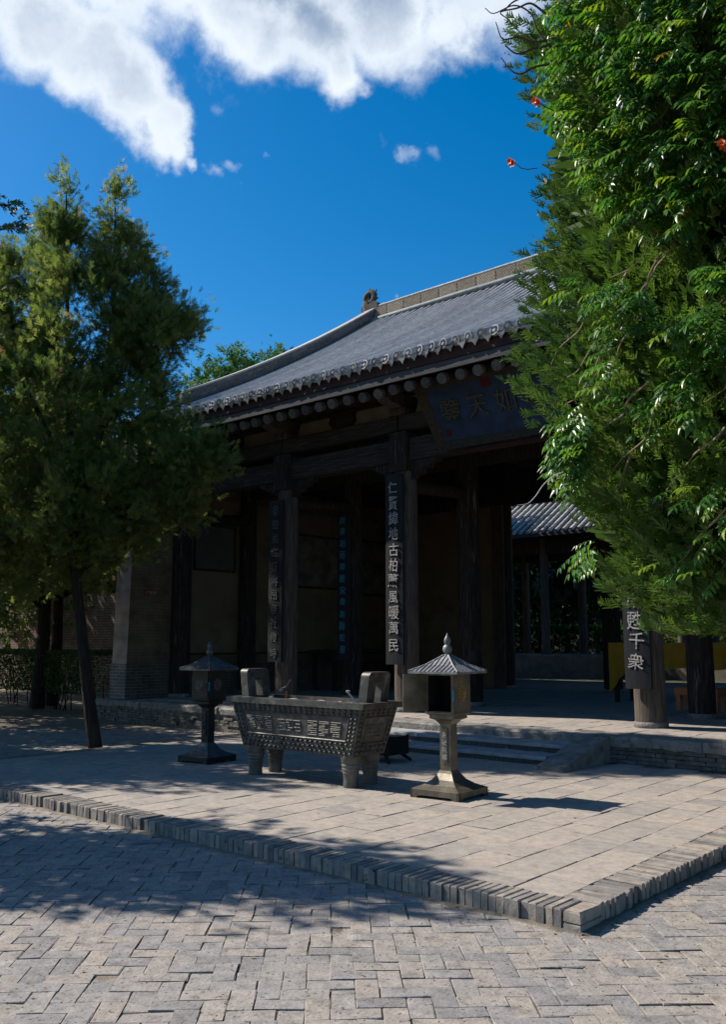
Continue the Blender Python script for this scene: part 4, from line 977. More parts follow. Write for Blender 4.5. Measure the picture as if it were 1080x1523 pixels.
    m = MB(); m.lathe([(.03, 0), (.026, .015), (.04, .03), (.052, .06), (.046, .092), (.026, .112), (.03, .125), (.038, .15), (.032, .175), (.016, .2), (.008, .222), (.002, .238)], (0, 0, rz1 - .004), 16); m.build('gourd_finial', mr, t, smooth=True)
    t.location = (x, y, TZ); t.rotation_euler = (0, 0, rot)
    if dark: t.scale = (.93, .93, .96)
    return t
lamp('sunlit bronze pavilion lamp with its little door standing open', -5.70, 7.92, R_(4), False, True)
lamp('dark shaded bronze pavilion lamp with closed doors left of the censer', -9.78, 8.02, R_(6), True, False)

# low iron brazier by the steps
def brazier():
    x, y, z = -8.12, 9.62, TZ
    t = thing('iron_brazier', 'low black iron trough on splayed feet between censer and steps', 'brazier', (x, y, z))
    m = MB(); fr = []
    for k, u in enumerate(np.linspace(-.36, .36, 11)):
        h = .20 + .05 * (abs(u) / .36) ** 3
        fr.append([(x + u, y - .20, z + .1), (x + u, y - .24, z + .1 + h), (x + u, y - .21, z + .1 + h), (x + u, y - .17, z + .13), (x + u, y + .17, z + .13), (x + u, y + .21, z + .1 + h), (x + u, y + .24, z + .1 + h), (x + u, y + .20, z + .1)])
    m.rings(fr); m.build('trough', M['nearblack'], t)
    for sx in (-1, 1):
        m = MB(); m.box((x + sx * .36 - .012, y - .22, z + .1), (x + sx * .36 + .012, y + .22, z + .33)); m.build('end_plate', M['nearblack'], t)
        for sy in (-1, 1): MB().tube([(x + sx * .28, y + sy * .16, z + .12), (x + sx * .33, y + sy * .2, z + .06), (x + sx * .4, y + sy * .24, z + .012)], [.035, .026, .02], 7).build('foot', M['nearblack'], t)
brazier()

# ------------------------------------------------------------------ foliage
def tri_spray(n_side, w, seed, sub=True):
    """flat fan of thin scaly branchlets along +x, about 1 long"""
    rg = random.Random(seed); V = []; F = []
    def blade(a, b, w0, w1, tilt=0):
        a, b = np.array(a), np.array(b); d = b - a; nrm = np.array([-d[2], 0, d[0]]); nrm = nrm / (np.linalg.norm(nrm) + 1e-9)
        off = np.array([0, tilt, 0]); k = len(V); V.extend([a - nrm * w0, a + nrm * w0, b + nrm * w1 + off, b - nrm * w1 + off]); F.append((k, k + 1, k + 2, k + 3))
    blade((0, 0, 0), (1, 0, .06), w * .6, w * .35)
    for i in range(n_side):
        t = .12 + .8 * i / n_side
        for s in (-1, 1):
            L = (.55 - .38 * t) * rg.uniform(.75, 1.2); a = R_(rg.uniform(32, 52)); p = (t, 0, .06 * t); e = (t + L * math.cos(a), rg.uniform(-.12, .12), .06 * t + s * L * math.sin(a))
            blade(p, e, w, w * .45, rg.uniform(-.03, .03))
            if sub and L > .22:
                for q in (.45, .75):
                    c = tuple(p[j] + (e[j] - p[j]) * q for j in range(3)); L2 = L * .45; a2 = a * .25; blade(c, (c[0] + L2 * math.cos(a2), c[1] + rg.uniform(-.08, .08), c[2] + s * L2 * math.sin(a2)), w * .8, w * .4)
    return np.array(V), np.array(F)
def scatter(name, temps, P, D, S, rnd, material, up=None):
    """copies of template meshes at points P, their +x along D, size S, joined in one mesh"""
    n = len(P); D = D / (np.linalg.norm(D, axis=1, keepdims=True) + 1e-9)
    U = RNG.normal(size=(n, 3)) if up is None else up; Y = np.cross(U, D); Y /= np.linalg.norm(Y, axis=1, keepdims=True) + 1e-9; Z = np.cross(D, Y)
    Rm = np.stack([D, Y, Z], axis=2) * S[:, None, None]; which = RNG.integers(0, len(temps), n); VV = []; FF = []; RR = []; base = 0
    for k, (tv, tf) in enumerate(temps):
        idx = np.where(which == k)[0]
        if not len(idx): continue
        v = np.einsum('nij,tj->nti', Rm[idx], tv) + P[idx][:, None, :]; m = len(idx); t = len(tv)
        VV.append(v.reshape(-1, 3)); FF.append((tf[None] + (np.arange(m) * t)[:, None, None]).reshape(-1, tf.shape[1]) + base); RR.append(np.repeat(rnd[idx], t)); base += m * t
    return np_mesh(name, np.vstack(VV), np.vstack(FF), material, np.concatenate(RR))
T_THUJA = [tri_spray(4, .043, s, sub=False) for s in range(6)]
T_FINE = [tri_spray(4, .062, s + 10, sub=False) for s in range(6)]
T_SIMPLE = [tri_spray(2, .10, s + 20, sub=False) for s in range(3)]
def clumps(blobs, ncl, per, sig, shell=.55):
    """points in clumps near the skins of ellipsoids; returns points, outward directions, clump tone"""
    wts = np.array([b[1][0] * b[1][1] + b[1][0] * b[1][2] + b[1][1] * b[1][2] for b in blobs]); wts = wts ** .72; wts /= wts.sum()
    C = []; O = []
    for i in RNG.choice(len(blobs), ncl, p=wts):
        c, r = np.array(blobs[i][0]), np.array(blobs[i][1]); d = RNG.normal(size=3); d /= np.linalg.norm(d); f = shell + (1 - shell) * RNG.random() ** .6
        C.append(c + d * r * f); o = d / r; O.append(o / np.linalg.norm(o))
    C, O = np.array(C), np.array(O); tone = RNG.random(ncl); idx = np.repeat(np.arange(ncl), per); n = len(idx)
    return C[idx] + RNG.normal(size=(n, 3)) * np.array(sig), O[idx], tone[idx]
def wood(t, trunk, limbs):
    MB().tube(trunk[0], trunk[1], 12).build('trunk', M['bark'], t, smooth=True)
    for p, r in limbs: MB().tube(p, r, 6).build('limb', M['bark'], t, smooth=True)
def crown(t, me, kind='crown'):
    o = link(kind, me, t, -WL[t]); WL[o] = Vector((0, 0, 0)); return o

def left_tree():
    base = np.array([-13.15, 8.45, -.01]); d0 = base @ FH
    t = thing('arborvitae_tree', 'tall arborvitae with two pointed tops and dark leaning trunk at the terrace edge', 'tree', tuple(base))
    def b(px, py, rx, rz, dd=0, rd=None):     # ellipsoid by pixel centre, pixel half sizes
        p = at(px, py, d0 + dd); k = (d0 + dd) / FPX; return (p, (rx * k, (rd or rx) * k, rz * k))
    bl = [b(98, 285, 9, 30), b(98, 325, 24, 38), b(97, 385, 44, 60, .3), b(169, 295, 8, 28), b(172, 335, 22, 36), b(180, 395, 38, 60, .2), b(195, 470, 52, 90), b(230, 430, 18, 40, .1), b(232, 500, 42, 56, -.3), b(275, 490, 22, 42), b(120, 480, 90, 110),
          b(30, 440, 50, 90, .5), b(60, 600, 110, 130, -.3), b(-40, 620, 90, 150), b(170, 620, 100, 120), b(205, 590, 45, 70), b(280, 678, 48, 44, -.5), b(312, 690, 26, 30, -.6), b(225, 730, 75, 70, -.2),
          b(120, 760, 110, 80, -.3), b(30, 760, 90, 85), b(-30, 500, 60, 90), b(60, 830, 70, 50), b(170, 790, 55, 55, .2), b(270, 740, 40, 35, -.2), b(-60, 780, 70, 70)]
    P, O, tone = clumps(bl, 1450, 32, (.085, .085, .11), .45); n = len(P)
    D = O * .75 + RNG.normal(size=(n, 3)) * .45 + np.array([0, 0, .55]); S = RNG.uniform(.10, .20, n); P = P + O * (RNG.normal(size=n) * .10)[:, None]
    rnd = np.clip(tone * .65 + RNG.random(n) * .38 - .02, 0, .985); rnd[RNG.random(n) < .025] = 1
    me = scatter('crown', T_THUJA, P, D, S, rnd, M['thuja']); crown(t, me)
    def w(px, py, dd=0): return tuple(at(px, py, d0 + dd))
    tr = [tuple(base), w(130, 1030), w(122, 950), w(113, 870), w(108, 760), w(102, 600), w(99, 430), w(98, 285)]
    wood(t, (tr, [.118, .10, .092, .088, .075, .055, .03, .01]),
         [([w(110, 800), w(150, 640), w(170, 450), w(171, 290)], [.07, .055, .035, .01]), ([w(112, 840), w(190, 720), w(270, 660), w(310, 660)], [.06, .04, .025, .01]), ([w(112, 850), w(60, 760), w(0, 700)], [.06, .04, .02]),
          ([w(112, 860), w(200, 770), w(260, 730)], [.045, .03, .012]), ([w(108, 720), w(30, 560), w(10, 430)], [.05, .03, .012]), ([w(150, 640), w(220, 540), w(268, 480)], [.04, .025, .01])])
left_tree()

def simple_tree(name, label, cat, base, h, r, z0, mt, ncl, per, group=None, size=(.25, .45), trunk_r=.16, sig=.35, temps=T_SIMPLE, spire=True, lean=(0, 0)):
    base = np.array(base, float); t = thing(name, label, cat, tuple(base), group); bl = []
    n = 6
    for i in range(n):
        f = i / (n - 1); z = z0 + (h - z0) * (.12 + .82 * f); rr = r * ((1 - f) ** .7 * .95 + .12 if spire else math.sqrt(max(.08, 1 - (1.7 * f - .7) ** 2)))
        a = RNG.uniform(0, 6.28); o = .22 * r
        bl.append((base + np.array([o * math.cos(a) + lean[0] * f, o * math.sin(a) + lean[1] * f, z]), (rr, rr, (h - z0) / n * .95)))
    P, O, tone = clumps(bl, ncl, per, (sig, sig, sig), .35); m = len(P)
    D = O * .8 + RNG.normal(size=(m, 3)) * .5 + np.array([0, 0, .3]); S = RNG.uniform(size[0], size[1], m)
    crown(t, scatter('crown', temps, P, D, S, np.clip(tone * .6 + RNG.random(m) * .4, 0, .97), mt))
    top = base + np.array([lean[0], lean[1], h * .93]); pts = [tuple(base + (top - base) * f + np.array([.08 * math.sin(4 * f), .08 * math.cos(3 * f), 0]) * (f > 0)) for f in (0, .2, .4, .6, .8, 1)]
    limbs = []
    for k in range(6):
        f = random.uniform(.25, .75); p = base + (top - base) * f; a = random.uniform(0, 6.28); L = r * .8
        limbs.append(([tuple(p), tuple(p + np.array([L * .5 * math.cos(a), L * .5 * math.sin(a), L * .25])), tuple(p + np.array([L * math.cos(a), L * math.sin(a), L * .6]))], [trunk_r * .35, trunk_r * .2, .012]))
    wood(t, (pts, [trunk_r, trunk_r * .85, trunk_r * .7, trunk_r * .5, trunk_r * .3, .015]), limbs)
    return t
# two trees rising from the hedge, and the dark cedar beyond
simple_tree('arborvitae_tree', 'slim dark trunked tree rising from the hedge, thicker of the pair', 'tree', (-22.0, 12.35, 0), 9.5, 2.3, 3.4, M['thuja'], 240, 20, 'trees in the hedge', trunk_r=.20, sig=.3)
simple_tree('arborvitae_tree', 'slim dark trunked tree rising from the hedge, thinner of the pair', 'tree', (-22.6, 13.1, 0), 9.0, 2.2, 3.6, M['thuja'], 220, 20, 'trees in the hedge', trunk_r=.17, sig=.3)
def cedar():
    p = plan(-62, 22.5); t = thing('cedar_tree', 'dark cedar with flat layered boughs behind the arborvitae', 'tree', tuple(p))
    P = []; D = []; limbs = []
    for k in range(34):
        z = 4 + 9.6 * k / 33; a = k * 2.4; L = (3.6 * (1 - k / 38) + .4) * random.uniform(.8, 1.1); d = np.array([math.cos(a), math.sin(a), .12]); c0 = p + np.array([0, 0, z])
        limbs.append(([tuple(c0), tuple(c0 + d * L * .6), tuple(c0 + d * L + np.array([0, 0, .15]))], [.05, .03, .01]))
        n = int(120 * L / 3); s = RNG.uniform(.2, 1.05, n)
        q = c0 + d * (s * L)[:, None] + RNG.normal(size=(n, 3)) * np.array([.22, .22, .06]); P.append(q); D.append(d + RNG.normal(size=(n, 3)) * np.array([.5, .5, .15]))
    P = np.vstack(P); D = np.vstack(D); n = len(P)
    crown(t, scatter('crown', T_SIMPLE, P, D, RNG.uniform(.16, .3, n), RNG.random(n), M['darkleaf'], up=np.tile([0, 0, 1.0], (n, 1)) + RNG.normal(size=(n, 3)) * .2)); wood(t, ([tuple(p), tuple(p + np.array([0, 0, 6])), tuple(p + np.array([0, 0, 12.6]))], [.25, .16, .02]), limbs)
cedar()
# trees off to the left whose shade falls across the court
simple_tree('court_tree', 'loose arborvitae left of the court shading the terrace', 'tree', (-15.9, 4.7, 0), 7.3, 1.7, 3.0, M['thuja'], 230, 20, size=(.22, .4), sig=.3)
simple_tree('court_tree', 'broad arborvitae farther back left of the court', 'tree', (-19.3, 4.3, 0), 8.0, 1.7, 2.8, M['thuja'], 240, 20, size=(.22, .4), sig=.3)
simple_tree('court_tree', 'low round arborvitae left of the leaning trunk shading the paving', 'tree', (-19.3, 7.8, 0), 7.0, 1.8, 2.4, M['thuja'], 190, 20, size=(.2, .36), sig=.26)
simple_tree('court_tree', 'young arborvitae beside the hedge end shading the gable wall', 'tree', (-21.6, 10.1, 0), 7.5, 1.6, 2.6, M['thuja'], 170, 20, size=(.2, .36), sig=.26)
simple_tree('court_tree', 'bushy arborvitae added to shade the hedge and yard wall', 'tree', (-27.5, 10.2, 0), 8.5, 2.9, 2.0, M['thuja'], 260, 22, size=(.25, .45), sig=.4)  # added with the next tree to darken the hedge and yard wall
simple_tree('court_tree', 'tall arborvitae by the far end of the yard wall', 'tree', (-31.5, 14.2, 0), 10.5, 3.2, 2.0, M['thuja'], 260, 22, size=(.25, .45), sig=.4)
simple_tree('court_tree', 'leaning arborvitae shading the herringbone paving', 'tree', (-11.1, 2.55, 0), 6.7, .95, 3.4, M['thuja'], 120, 20, size=(.2, .36), sig=.24, spire=False)
# bright trees beyond the gable
for px, dist, h, r, lab in ((302, 41, 13.6, 2.3, 'leftmost bright green tree, broad, rising behind the gable ridge'), (330, 43, 15.6, 2.0, 'tallest bright green tree behind the gable ridge'), (365, 44, 15.4, 1.9, 'pointed bright green tree next to the tallest behind the gable ridge'), (398, 46, 16.4, 1.9, 'bright green tree cut by the rising gable ridge')):
    simple_tree('distant_tree', lab, 'tree', plan(px, dist), h, r, 8, M['farleaf'], 220, 24, 'bright trees behind the gable', size=(.25, .46), sig=.3, spire=False)
# a dark grove beyond the rear gallery
for k, (px, dist, h) in enumerate(((735, 54, 12), (775, 50, 11), (812, 56, 13), (845, 51, 11), (890, 55, 13))):
    simple_tree('grove_tree', ('grove tree with crooked trunk seen through the hall', 'grove tree with pale lit trunk seen through the hall', 'tall grove tree behind the gallery column', 'grove tree half hidden by the gallery columns', 'grove tree glimpsed past the dark inner column')[k], 'tree', plan(px, dist) + np.array([0, 0, .4]), h, 3.0, 3.2, M['farleaf'], 110, 16, 'trees of the rear grove', size=(.45, .8), spire=False, sig=.6, lean=(random.uniform(-1, 1), 0))

for k, (x, y) in enumerate(((-31, 31), (-27.5, 37), (-33, 39), (-24, 41.5), (-20, 44))):  # the leftmost ones are unseen, added to shade the rear court
    simple_tree('grove_tree', ('unseen tree added for shade left of the gallery end', 'unseen tree added for shade at the back corner of the gallery', 'unseen tree added for shade farthest left behind the hall', 'grove tree right behind the low hedge', 'grove tree with the lowest crown behind the hedge')[k], 'tree', (x, y, .4), 10.5, 3.4, 2.2, M['darkleaf'], 120, 18, 'trees of the rear grove', size=(.45, .8), spire=False, sig=.6)
def hedge(name, label, x0, x1, y0, y1, z0, z1, n, size, stems=True):
    t = thing(name, label, 'hedge', ((x0 + x1) / 2, (y0 + y1) / 2, z0))
    P = np.stack([RNG.uniform(x0, x1, n), RNG.uniform(y0, y1, n), RNG.uniform(z0 + .3 * (z1 - z0), z1, n)], 1)
    e = RNG.random(n); P[e < .45, 2] = z1 + RNG.normal(size=(e < .45).sum()) * .02; m = (e > .45) & (e < .85); P[m, 1] = y0 + RNG.normal(size=m.sum()) * .03
    D = RNG.normal(size=(n, 3)) + np.array([0, -.5, .8]); leaf = (np.array([[0, 0, 0], [.5, .28, .05], [1, 0, 0], [.5, -.28, .05]]), np.array([[0, 1, 2, 3]]))
    o = link('foliage', scatter('foliage', [leaf], P, D, RNG.uniform(size * .7, size * 1.3, n), RNG.random(n), M['hedge']), t, -WL[t])
    if stems:
        m = MB()
        for k in range(26):
            x = random.uniform(x0, x1); y = random.uniform(y0 + .1, y1 - .1); m.tube([(x, y, z0), (x + random.gauss(0, .12), y, z0 + .35), (x + random.gauss(0, .25), y, z0 + .9)], [.018, .014, .008], 5)
        m.build('stems', M['bark'], t, kind='stuff')
hedge('hedge', 'clipped dark hedge with bare stems below beside the gable wall', -26, -19.5, 12.4, 13.7, -.03, 1.42, 15000, .07)
hedge('hedge', 'low clipped hedge seen through the hall behind the gallery', -32, -10, 37.2, 38.4, .40, 2.3, 12000, .2, False)
hedge('shrub_row', 'dark shrubbery closing the view behind the rear grove', -75, 0, 58, 61, .40, 7.5, 15000, .6, False)
simple_tree('grove_tree', 'dense unseen tree added to shade the gallery platform', 'tree', (-23.8, 28.9, .4), 10.5, 3.0, 1.8, M['darkleaf'], 160, 18, 'trees of the rear grove', size=(.45, .8), spire=False, sig=.5)  # hidden behind the hall, added to throw shade on the gallery
def bush():
    t = thing('bush', 'rounded dark bush between hedge and gable wall', 'bush', (-20.1, 15.0, 0)); n = 5200
    d = RNG.normal(size=(n, 3)); d /= np.linalg.norm(d, axis=1, keepdims=True); P = np.array([-20.1, 15.0, 1.1]) + d * np.array([1.4, .9, 1.25]) * RNG.uniform(.6, 1.05, n)[:, None]
    leaf = (np.array([[0, 0, 0], [.5, .28, .05], [1, 0, 0], [.5, -.28, .05]]), np.array([[0, 1, 2, 3]]))
    link('foliage', scatter('foliage', [leaf], P, d + RNG.normal(size=(n, 3)) * .6, RNG.uniform(.06, .12, n), RNG.random(n), M['hedge']), t, -WL[t])
    for k in range(7): MB().tube([(-20.1 + random.gauss(0, .1), 15, -.03), (-20.1 + random.gauss(0, .5), 15 + random.gauss(0, .3), 1.3)], [.03, .01], 5).build('stem', M['bark'], t)
bush()
# yard wall behind the hedge
yw = thing('yard_wall', 'old brown brick yard wall behind the hedge trees', 'wall', (-28, 17.2, 0))
MB().box((-44, 17.0, -.02), (-17.9, 17.4, 3.6)).build('brickwork', M['yardwall'], yw); MB().prism([(16.9, 3.6), (17.5, 3.6), (17.5, 3.68), (17.2, 3.86), (16.9, 3.68)], 'x', -44, -17.9).build('coping', M['tile'], yw)

bw_ = thing('backdrop_wall', 'dim brick backdrop wall added far behind the rear grove', 'wall', (-35, 63, .4))  # added to block the bright sky showing through the shrubs
MB().box((-90, 62.8, .38), (20, 63.2, 5.5)).build('brickwork', M['yardwall'], bw_); MB().prism([(62.6, 5.5), (63.4, 5.5), (63.0, 5.9)], 'x', -90, 20).build('coping', M['tile'], bw_)
# ------------------------------------------------------------------ rear court and gallery
rc = MB(); rc.box((-60, 27.21, -.03), (40, 90, .40)); tag(rc.build('rear_court_ground', M['shadegreen']), kind='structure')
def gallery():
    t = thing('rear_gallery', 'open tiled gallery on a stone platform seen through the hall', 'gallery', (-16, 32, .4))
    MB().bbox((-28, 30.6, .4), (-6, 35.4, 1.22), .03).build('platform', M['rough_dark'], t)
    for x in np.arange(-25.9, -6, 2.7):
        for y in (31.3, 34.4): MB().lathe([(.2, 0), (.2, .06), (.17, .08), (.165, 2), (.155, 4.5)], (x, y, 1.22), 14).build('column', M['post'], t, smooth=True)
    for y in (31.3, 34.4): MB().box((-27, y - .1, 5.15), (-6.5, y + .1, 5.6)).build('beam', M['wood'], t)
    m = MB(); m.prism([(30.1, 5.82), (32.85, 7.45), (35.6, 5.82), (35.6, 5.7), (32.85, 7.3), (30.1, 5.7)], 'x', -28.2, -5.8); roof = m.build('roof', M['pan'], t)
    row = MB()
    for k in range(9):
        a, b = k / 9, (k + 1.08) / 9; fr = []
        for f, r in ((a, .085), (b, .072)):
            y, z = 30.05 + 2.8 * f, 5.85 + 1.66 * f; fr.append([(r * math.cos(q), y - .5 * r * math.sin(q), z + .86 * r * math.sin(q)) for q in np.linspace(-.3, math.pi + .3, 7)])
        row.add(fr[0] + fr[1], [(i + 1, i, 7 + i, 8 + i) for i in range(6)] + [tuple(range(7))])
    me = row.mesh('tile_row', M['drip'], smooth=True)
    for i in range(72): link('tile_row', me, roof, (-28 + .31 * i - WL[t].x, -WL[t].y, -WL[t].z))
    MB().box((-28.2, 32.7, 7.4), (-5.8, 33.0, 7.75)).build('ridge', M['ridge_dark'], t)
    MB().tube([(-28.2, 32.55, 7.46), (-5.8, 32.55, 7.46)], .1, 8).build('ridge_roll', M['bluetile'], t)
gallery()

# ------------------------------------------------------------------ the near juniper with trumpet vine
JD = 6.5; JB = plan(1200, JD)
JZ = np.array([1.72, 1.84, 2.02, 2.46, 2.94, 3.4, 3.8, 4.3, 5.1, 5.8, 6.4, 7.2, 8.0, 8.6]); JR = np.array([.6, .98, 1.2, 1.44, 1.62, 1.70, 1.80, 1.72, 1.80, 1.78, 1.72, 1.4, .9, .3])
def jr(z): return np.interp(z, JZ, JR, left=0, right=0)
def juniper():
    t = thing('juniper_tree', 'dense columnar juniper overgrown with vine beside the terrace', 'tree', tuple(JB))
    ncl, per = 1150, 34; z = RNG.uniform(1.8, 8.4, ncl); cam_a = math.atan2(-JB[1], -JB[0])
    a = np.where(RNG.random(ncl) < .72, cam_a + RNG.uniform(-1.9, 1.9, ncl), RNG.uniform(0, 6.28, ncl))
    f = 1 - .38 * RNG.random(ncl) ** 1.4; bump = 1 + .09 * np.sin(a * 5 + z * 2.1) + .05 * np.sin(a * 9 - z * 5)
    r = jr(z) * f * bump; C = np.stack([JB[0] + r * np.cos(a), JB[1] + r * np.sin(a), z], 1); O = np.stack([np.cos(a), np.sin(a), np.full(ncl, .75)], 1); tone = RNG.random(ncl)
    idx = np.repeat(np.arange(ncl), per); n = len(idx); stp = RNG.uniform(-.26, .08, n)
    P = C[idx] + O[idx] * stp[:, None] + RNG.normal(size=(n, 3)) * np.array([.06, .06, .07]); P[:, 2] = np.maximum(P[:, 2], 1.76)
    D = O[idx] + RNG.normal(size=(n, 3)) * .32
    me = scatter('crown', T_FINE, P, D, RNG.uniform(.07, .145, n), np.clip(tone[idx] * .6 + RNG.random(n) * .4, 0, 1), M['juniper']); crown(t, me)
    k = 5200; z = RNG.uniform(1.95, 8.0, k); a = RNG.uniform(0, 6.28, k); r = jr(z) * RNG.uniform(.25, .80, k)
    P = np.stack([JB[0] + r * np.cos(a), JB[1] + r * np.sin(a), z], 1); D = np.stack([np.cos(a), np.sin(a), np.full(k, .6)], 1) + RNG.normal(size=(k, 3)) * .5
    crown(t, scatter('inner_crown', T_SIMPLE, P, D, RNG.uniform(.25, .45, k), RNG.random(k) * .5, M['juniper']), 'inner_crown')
    limbs = []
    for k in range(40):
        zz = random.uniform(1.6, 6.8); aa = random.uniform(0, 6.28); L = float(jr(zz + .35)) * .85; p = JB + np.array([0, 0, zz])
        limbs.append(([tuple(p), tuple(p + np.array([L * .5 * math.cos(aa), L * .5 * math.sin(aa), .2])), tuple(p + np.array([L * math.cos(aa), L * math.sin(aa), .55]))], [.04, .025, .008]))
    wood(t, ([tuple(JB + np.array([0, 0, -.03])), tuple(JB + np.array([.03, 0, 1])), tuple(JB + np.array([0, .04, 3])), tuple(JB + np.array([0, 0, 8.2]))], [.24, .19, .15, .02]), limbs)
juniper()
def leaf_template(seed, npair=4):
    """pinnate leaf along +x, leaflets drooping, z up"""
    rg = random.Random(seed); V = []; F = []
    def leaflet(p, d, L, w, droop):
        d = np.array(d, float); d /= np.linalg.norm(d); s = np.cross([0, 0, 1.0], d); s /= np.linalg.norm(s) + 1e-9; k = len(V); p = np.array(p, float)
        q = lambda t, u, z: p + d * L * t + s * w * u + np.array([0, 0, z - droop * t * t * L])
        V.extend([q(0, 0, 0), q(.28, .85, .10 * w), q(.28, 0, -.25 * w), q(.28, -.85, .10 * w), q(.62, .72, .08 * w), q(.62, 0, -.2 * w), q(.62, -.72, .08 * w), q(1, 0, 0)])
        F.extend([(k, k + 2, k + 1, k + 1), (k, k + 3, k + 2, k + 2), (k + 1, k + 2, k + 5, k + 4), (k + 2, k + 3, k + 6, k + 5), (k + 4, k + 5, k + 7, k + 7), (k + 5, k + 6, k + 7, k + 7)])
    for i in range(npair):
        t = .22 + .66 * i / (npair - 1); L = .27 * (1 - .25 * abs(t - .5))
        for s in (-1, 1): leaflet((t, 0, -.22 * t * t), (.55, s * 1.0, -.35 + rg.uniform(-.2, .2)), L * rg.uniform(.85, 1.15), L * .27, rg.uniform(.2, .7))
    leaflet((.9, 0, -.19), (1, 0, -.5), .28, .075, .4)
    k = len(V); w = .008
    for i in range(5):
        t = i / 4 * .92; V.extend([np.array([t, -w, -.22 * t * t]), np.array([t, w, -.22 * t * t])])
    F.extend([(k + 2 * i, k + 2 * i + 1, k + 2 * i + 3, k + 2 * i + 2) for i in range(4)])
    F = [(f[0], f[1], f[2]) for f in F] + [(f[0], f[2], f[3]) for f in F if f[3] != f[2]]
    return np.array(V), np.array(F)
def vine():
    t = thing('trumpet_vine', 'glossy trumpet vine with orange flowers draped over the juniper', 'vine', tuple(JB + np.array([.25, -.1, 0])))
    temps = [leaf_template(s) for s in range(4)]
    regs = [([(822, -140), (1290, -140), (1290, 330), (1000, 335), (945, 325), (885, 255), (846, 180), (825, 100)], 2500, 0), ([(905, 475), (975, 405), (1290, 360), (1290, 560), (1080, 610), (1000, 570), (900, 560)], 620, 1),
            ([(980, 740), (1040, 690), (1290, 620), (1290, 880), (1080, 860), (990, 860), (975, 810)], 240, 1), ([(842, 625), (868, 595), (890, 640), (886, 715), (862, 740), (846, 700)], 120, 0), ([(845, 430), (900, 380), (960, 400), (900, 480), (860, 520)], 70, 1),
            ([(855, 815), (890, 800), (900, 860), (870, 850)], 22, 0), ([(880, 560), (1080, 600), (1080, 680), (940, 620)], 36, 1)]
    def inside(p, poly):
        x, y = p; c = False; j = len(poly) - 1
        for i in range(len(poly)):
            (xi, yi), (xj, yj) = poly[i], poly[j]
            if (yi > y) != (yj > y) and x < (xj - xi) * (y - yi) / (yj - yi) + xi: c = not c
            j = i
        return c
    P = []; D = []; rn = []
    for poly, cnt, kind in regs:
        xs = [p[0] for p in poly]; ys = [p[1] for p in poly]; k = 0
        while k < cnt:
            px, py = random.uniform(min(xs), max(xs)), random.uniform(min(ys), max(ys))
            if not inside((px, py), poly): continue
            k += 1
            if math.sin(px * .045 + py * .021) + math.sin(px * .018 - py * .05 + 1) < (-1.1 if not kind else .0): continue
            d = ray(px, py); d = d / np.linalg.norm(d); hit = None; off = random.uniform(1.0, 1.17)
            for s in np.arange(3.5, 10, .06):        # march to the skin of the crown
                q = CP + d * s; rho = math.hypot(q[0] - JB[0], q[1] - JB[1])
                if rho < jr(q[2]) * off: hit = q; break
            if hit is None: continue
            o = np.array([hit[0] - JB[0], hit[1] - JB[1], 0]); o /= np.linalg.norm(o) + 1e-9
            P.append(hit); tang = -CR
            D.append(o * random.uniform(.4, 1.0) + tang * random.uniform(-.1, 1.0) + np.array([0, 0, random.uniform(-.9, .15) if not kind else random.uniform(-.6, .1)])); rn.append(random.random())
    P, D, rn = np.array(P), np.array(D), np.array(rn); n = len(P)
    up = np.tile([0, 0, 1.0], (n, 1)) + RNG.normal(size=(n, 3)) * .25
    # template z must stay up: build frames with z close to up
    Dn = D / np.linalg.norm(D, axis=1, keepdims=True)
    rn = np.clip(rn * .96, 0, .97); rn[RNG.random(n) < .006] = 1
    crown(t, scatter('leaves', temps, P, Dn, RNG.uniform(.14, .235, n), rn, M['vine'], up=up), 'leaves')
    # woody stems winding over the surface
    for k in range(16):
        px, py = random.uniform(900, 1150), random.uniform(60, 760); pts = []
        for i in range(7):
            q = None; d = ray(px, py); d /= np.linalg.norm(d)
            for s in np.arange(3.5, 10, .06):
                w = CP + d * s
                if math.hypot(w[0] - JB[0], w[1] - JB[1]) < jr(w[2]) * 1.0: q = w; break
            if q is not None: pts.append(tuple(q))
            px -= random.uniform(6, 30); py += random.uniform(8, 36)
        if len(pts) > 3: MB().tube(*smooth_path(pts, [.009 - .001 * i for i in range(len(pts))]), 5).build('stem', M['vinestem'], t)
    # bare twigs reaching out at the top
    dd = JD - 1.0
    for path in ([(815, 60), (795, 62), (770, 55), (748, 58), (738, 33)], [(820, 70), (800, 45), (790, 20), (765, 8), (735, 20), (722, 12)], [(815, 68), (795, 72), (770, 80), (752, 68)], [(818, 95), (795, 100), (775, 110), (760, 104), (746, 86)], [(812, 20), (790, 5), (770, 12), (745, 18), (755, 28)], [(812, 0), (790, -6), (765, 2), (750, 16)]):
        pts = [tuple(at(x, y, dd + .02 * i)) for i, (x, y) in enumerate(path)]; MB().tube(*smooth_path(pts, [.009, .007, .006, .005, .0035, .003][:len(pts)]), 5).build('twig', M['twig'], t)
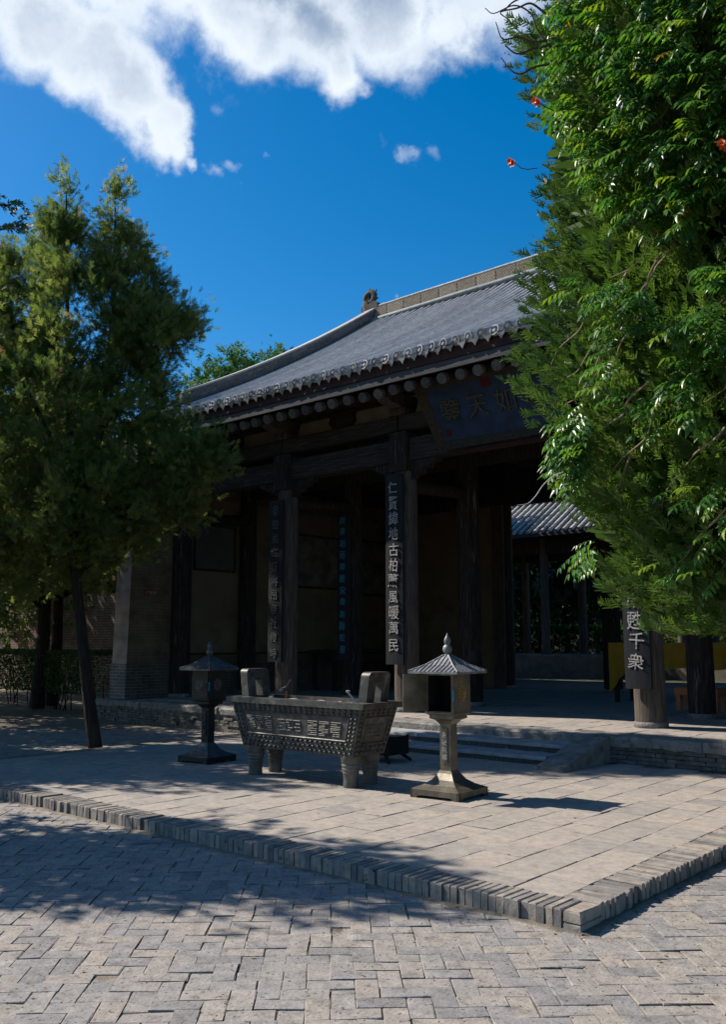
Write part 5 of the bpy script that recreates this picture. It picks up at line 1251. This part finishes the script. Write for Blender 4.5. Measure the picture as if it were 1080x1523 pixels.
    def flower(px, py, dist, s=1.0, dx=(-.7, -.2)):
        p = Vector(at(px, py, dist)); d = (Vector(CR) * dx[0] + Vector((0, 0, dx[1])) - Vector(FH) * .5).normalized(); u = d.orthogonal().normalized(); w = d.cross(u); m = MB(); fr = []
        for f, r in ((0, .006), (.02, .008), (.045, .014), (.058, .026), (.062, .036)):
            fr.append([tuple(p + d * f * s + (u * math.cos(a) + w * math.sin(a)) * r * s * (1 + (.22 * math.cos(5 * a) if f > .05 else 0))) for a in np.linspace(0, 2 * math.pi, 20, endpoint=False)])
        m.rings(fr, cap=False); m.build('flower', M['flower'], t, smooth=True); return p
    for px, py, s in ((768, 243, .7), (763, 240, .55), (800, 150, .6), (806, 154, .7)): flower(px, py, dd, s)
    MB().tube([tuple(at(x, y, dd)) for x, y in ((800, 250), (785, 252), (775, 250), (769, 244))], .003, 5).build('twig', M['twig'], t)
    MB().tube([tuple(at(x, y, dd)) for x, y in ((825, 165), (810, 158), (798, 150))], .004, 5).build('twig', M['twig'], t)
    for px, py in ((1075, 220), (1079, 226)): flower(px, py, 4.75, .7, (-.3, .2))
    
vine()
cb = thing('loose_tendril', 'thin pale tendril hanging off the juniper before the dark porch', 'tendril', tuple(at(810, 740, 5.6)))
MB().tube(*smooth_path([tuple(at(x, y, 5.6)) for x, y in ((838, 702), (822, 709), (808, 722), (797, 738), (785, 749), (770, 751))], [.0035, .0035, .003, .003, .0025, .0015]), 5).build('stem', M['cable'], cb)

# ------------------------------------------------------------------ fallen leaf scraps
def litter():
    V = []; n = 170; leaf = (np.array([[0, 0, 0], [.5, .3, .12], [1, 0, .02], [.5, -.3, .12]]), np.array([[0, 1, 2, 3]]))
    P = []
    while len(P) < n:
        x, y = random.uniform(-12, 1), random.uniform(2.6, 11.2)
        if random.random() < .45: x, y = random.uniform(-9, -.5), TY0 - abs(random.gauss(.05, .25))
        z = TZ + .004 if (TX0 < x < TX1 and y > TY0) else .004
        P.append((x, y, z))
    P = np.array(P); D = RNG.normal(size=(n, 3)) * np.array([1, 1, .05])
    me = scatter('leaf_litter', [leaf], P, D, RNG.uniform(.012, .035, n), RNG.random(n), M['litter'], up=np.tile([0, 0, 1.0], (n, 1)))
    tag(link('leaf_litter', me), 'scattered dry leaf scraps on the paving and terrace', 'leaf litter', kind='stuff')
M['litter'] = leafmat('dry_leaf', [(0, (.09, .055, .025)), (.5, (.17, .12, .05)), (1, (.12, .13, .04))], rough=.8, trans=.1)
litter()
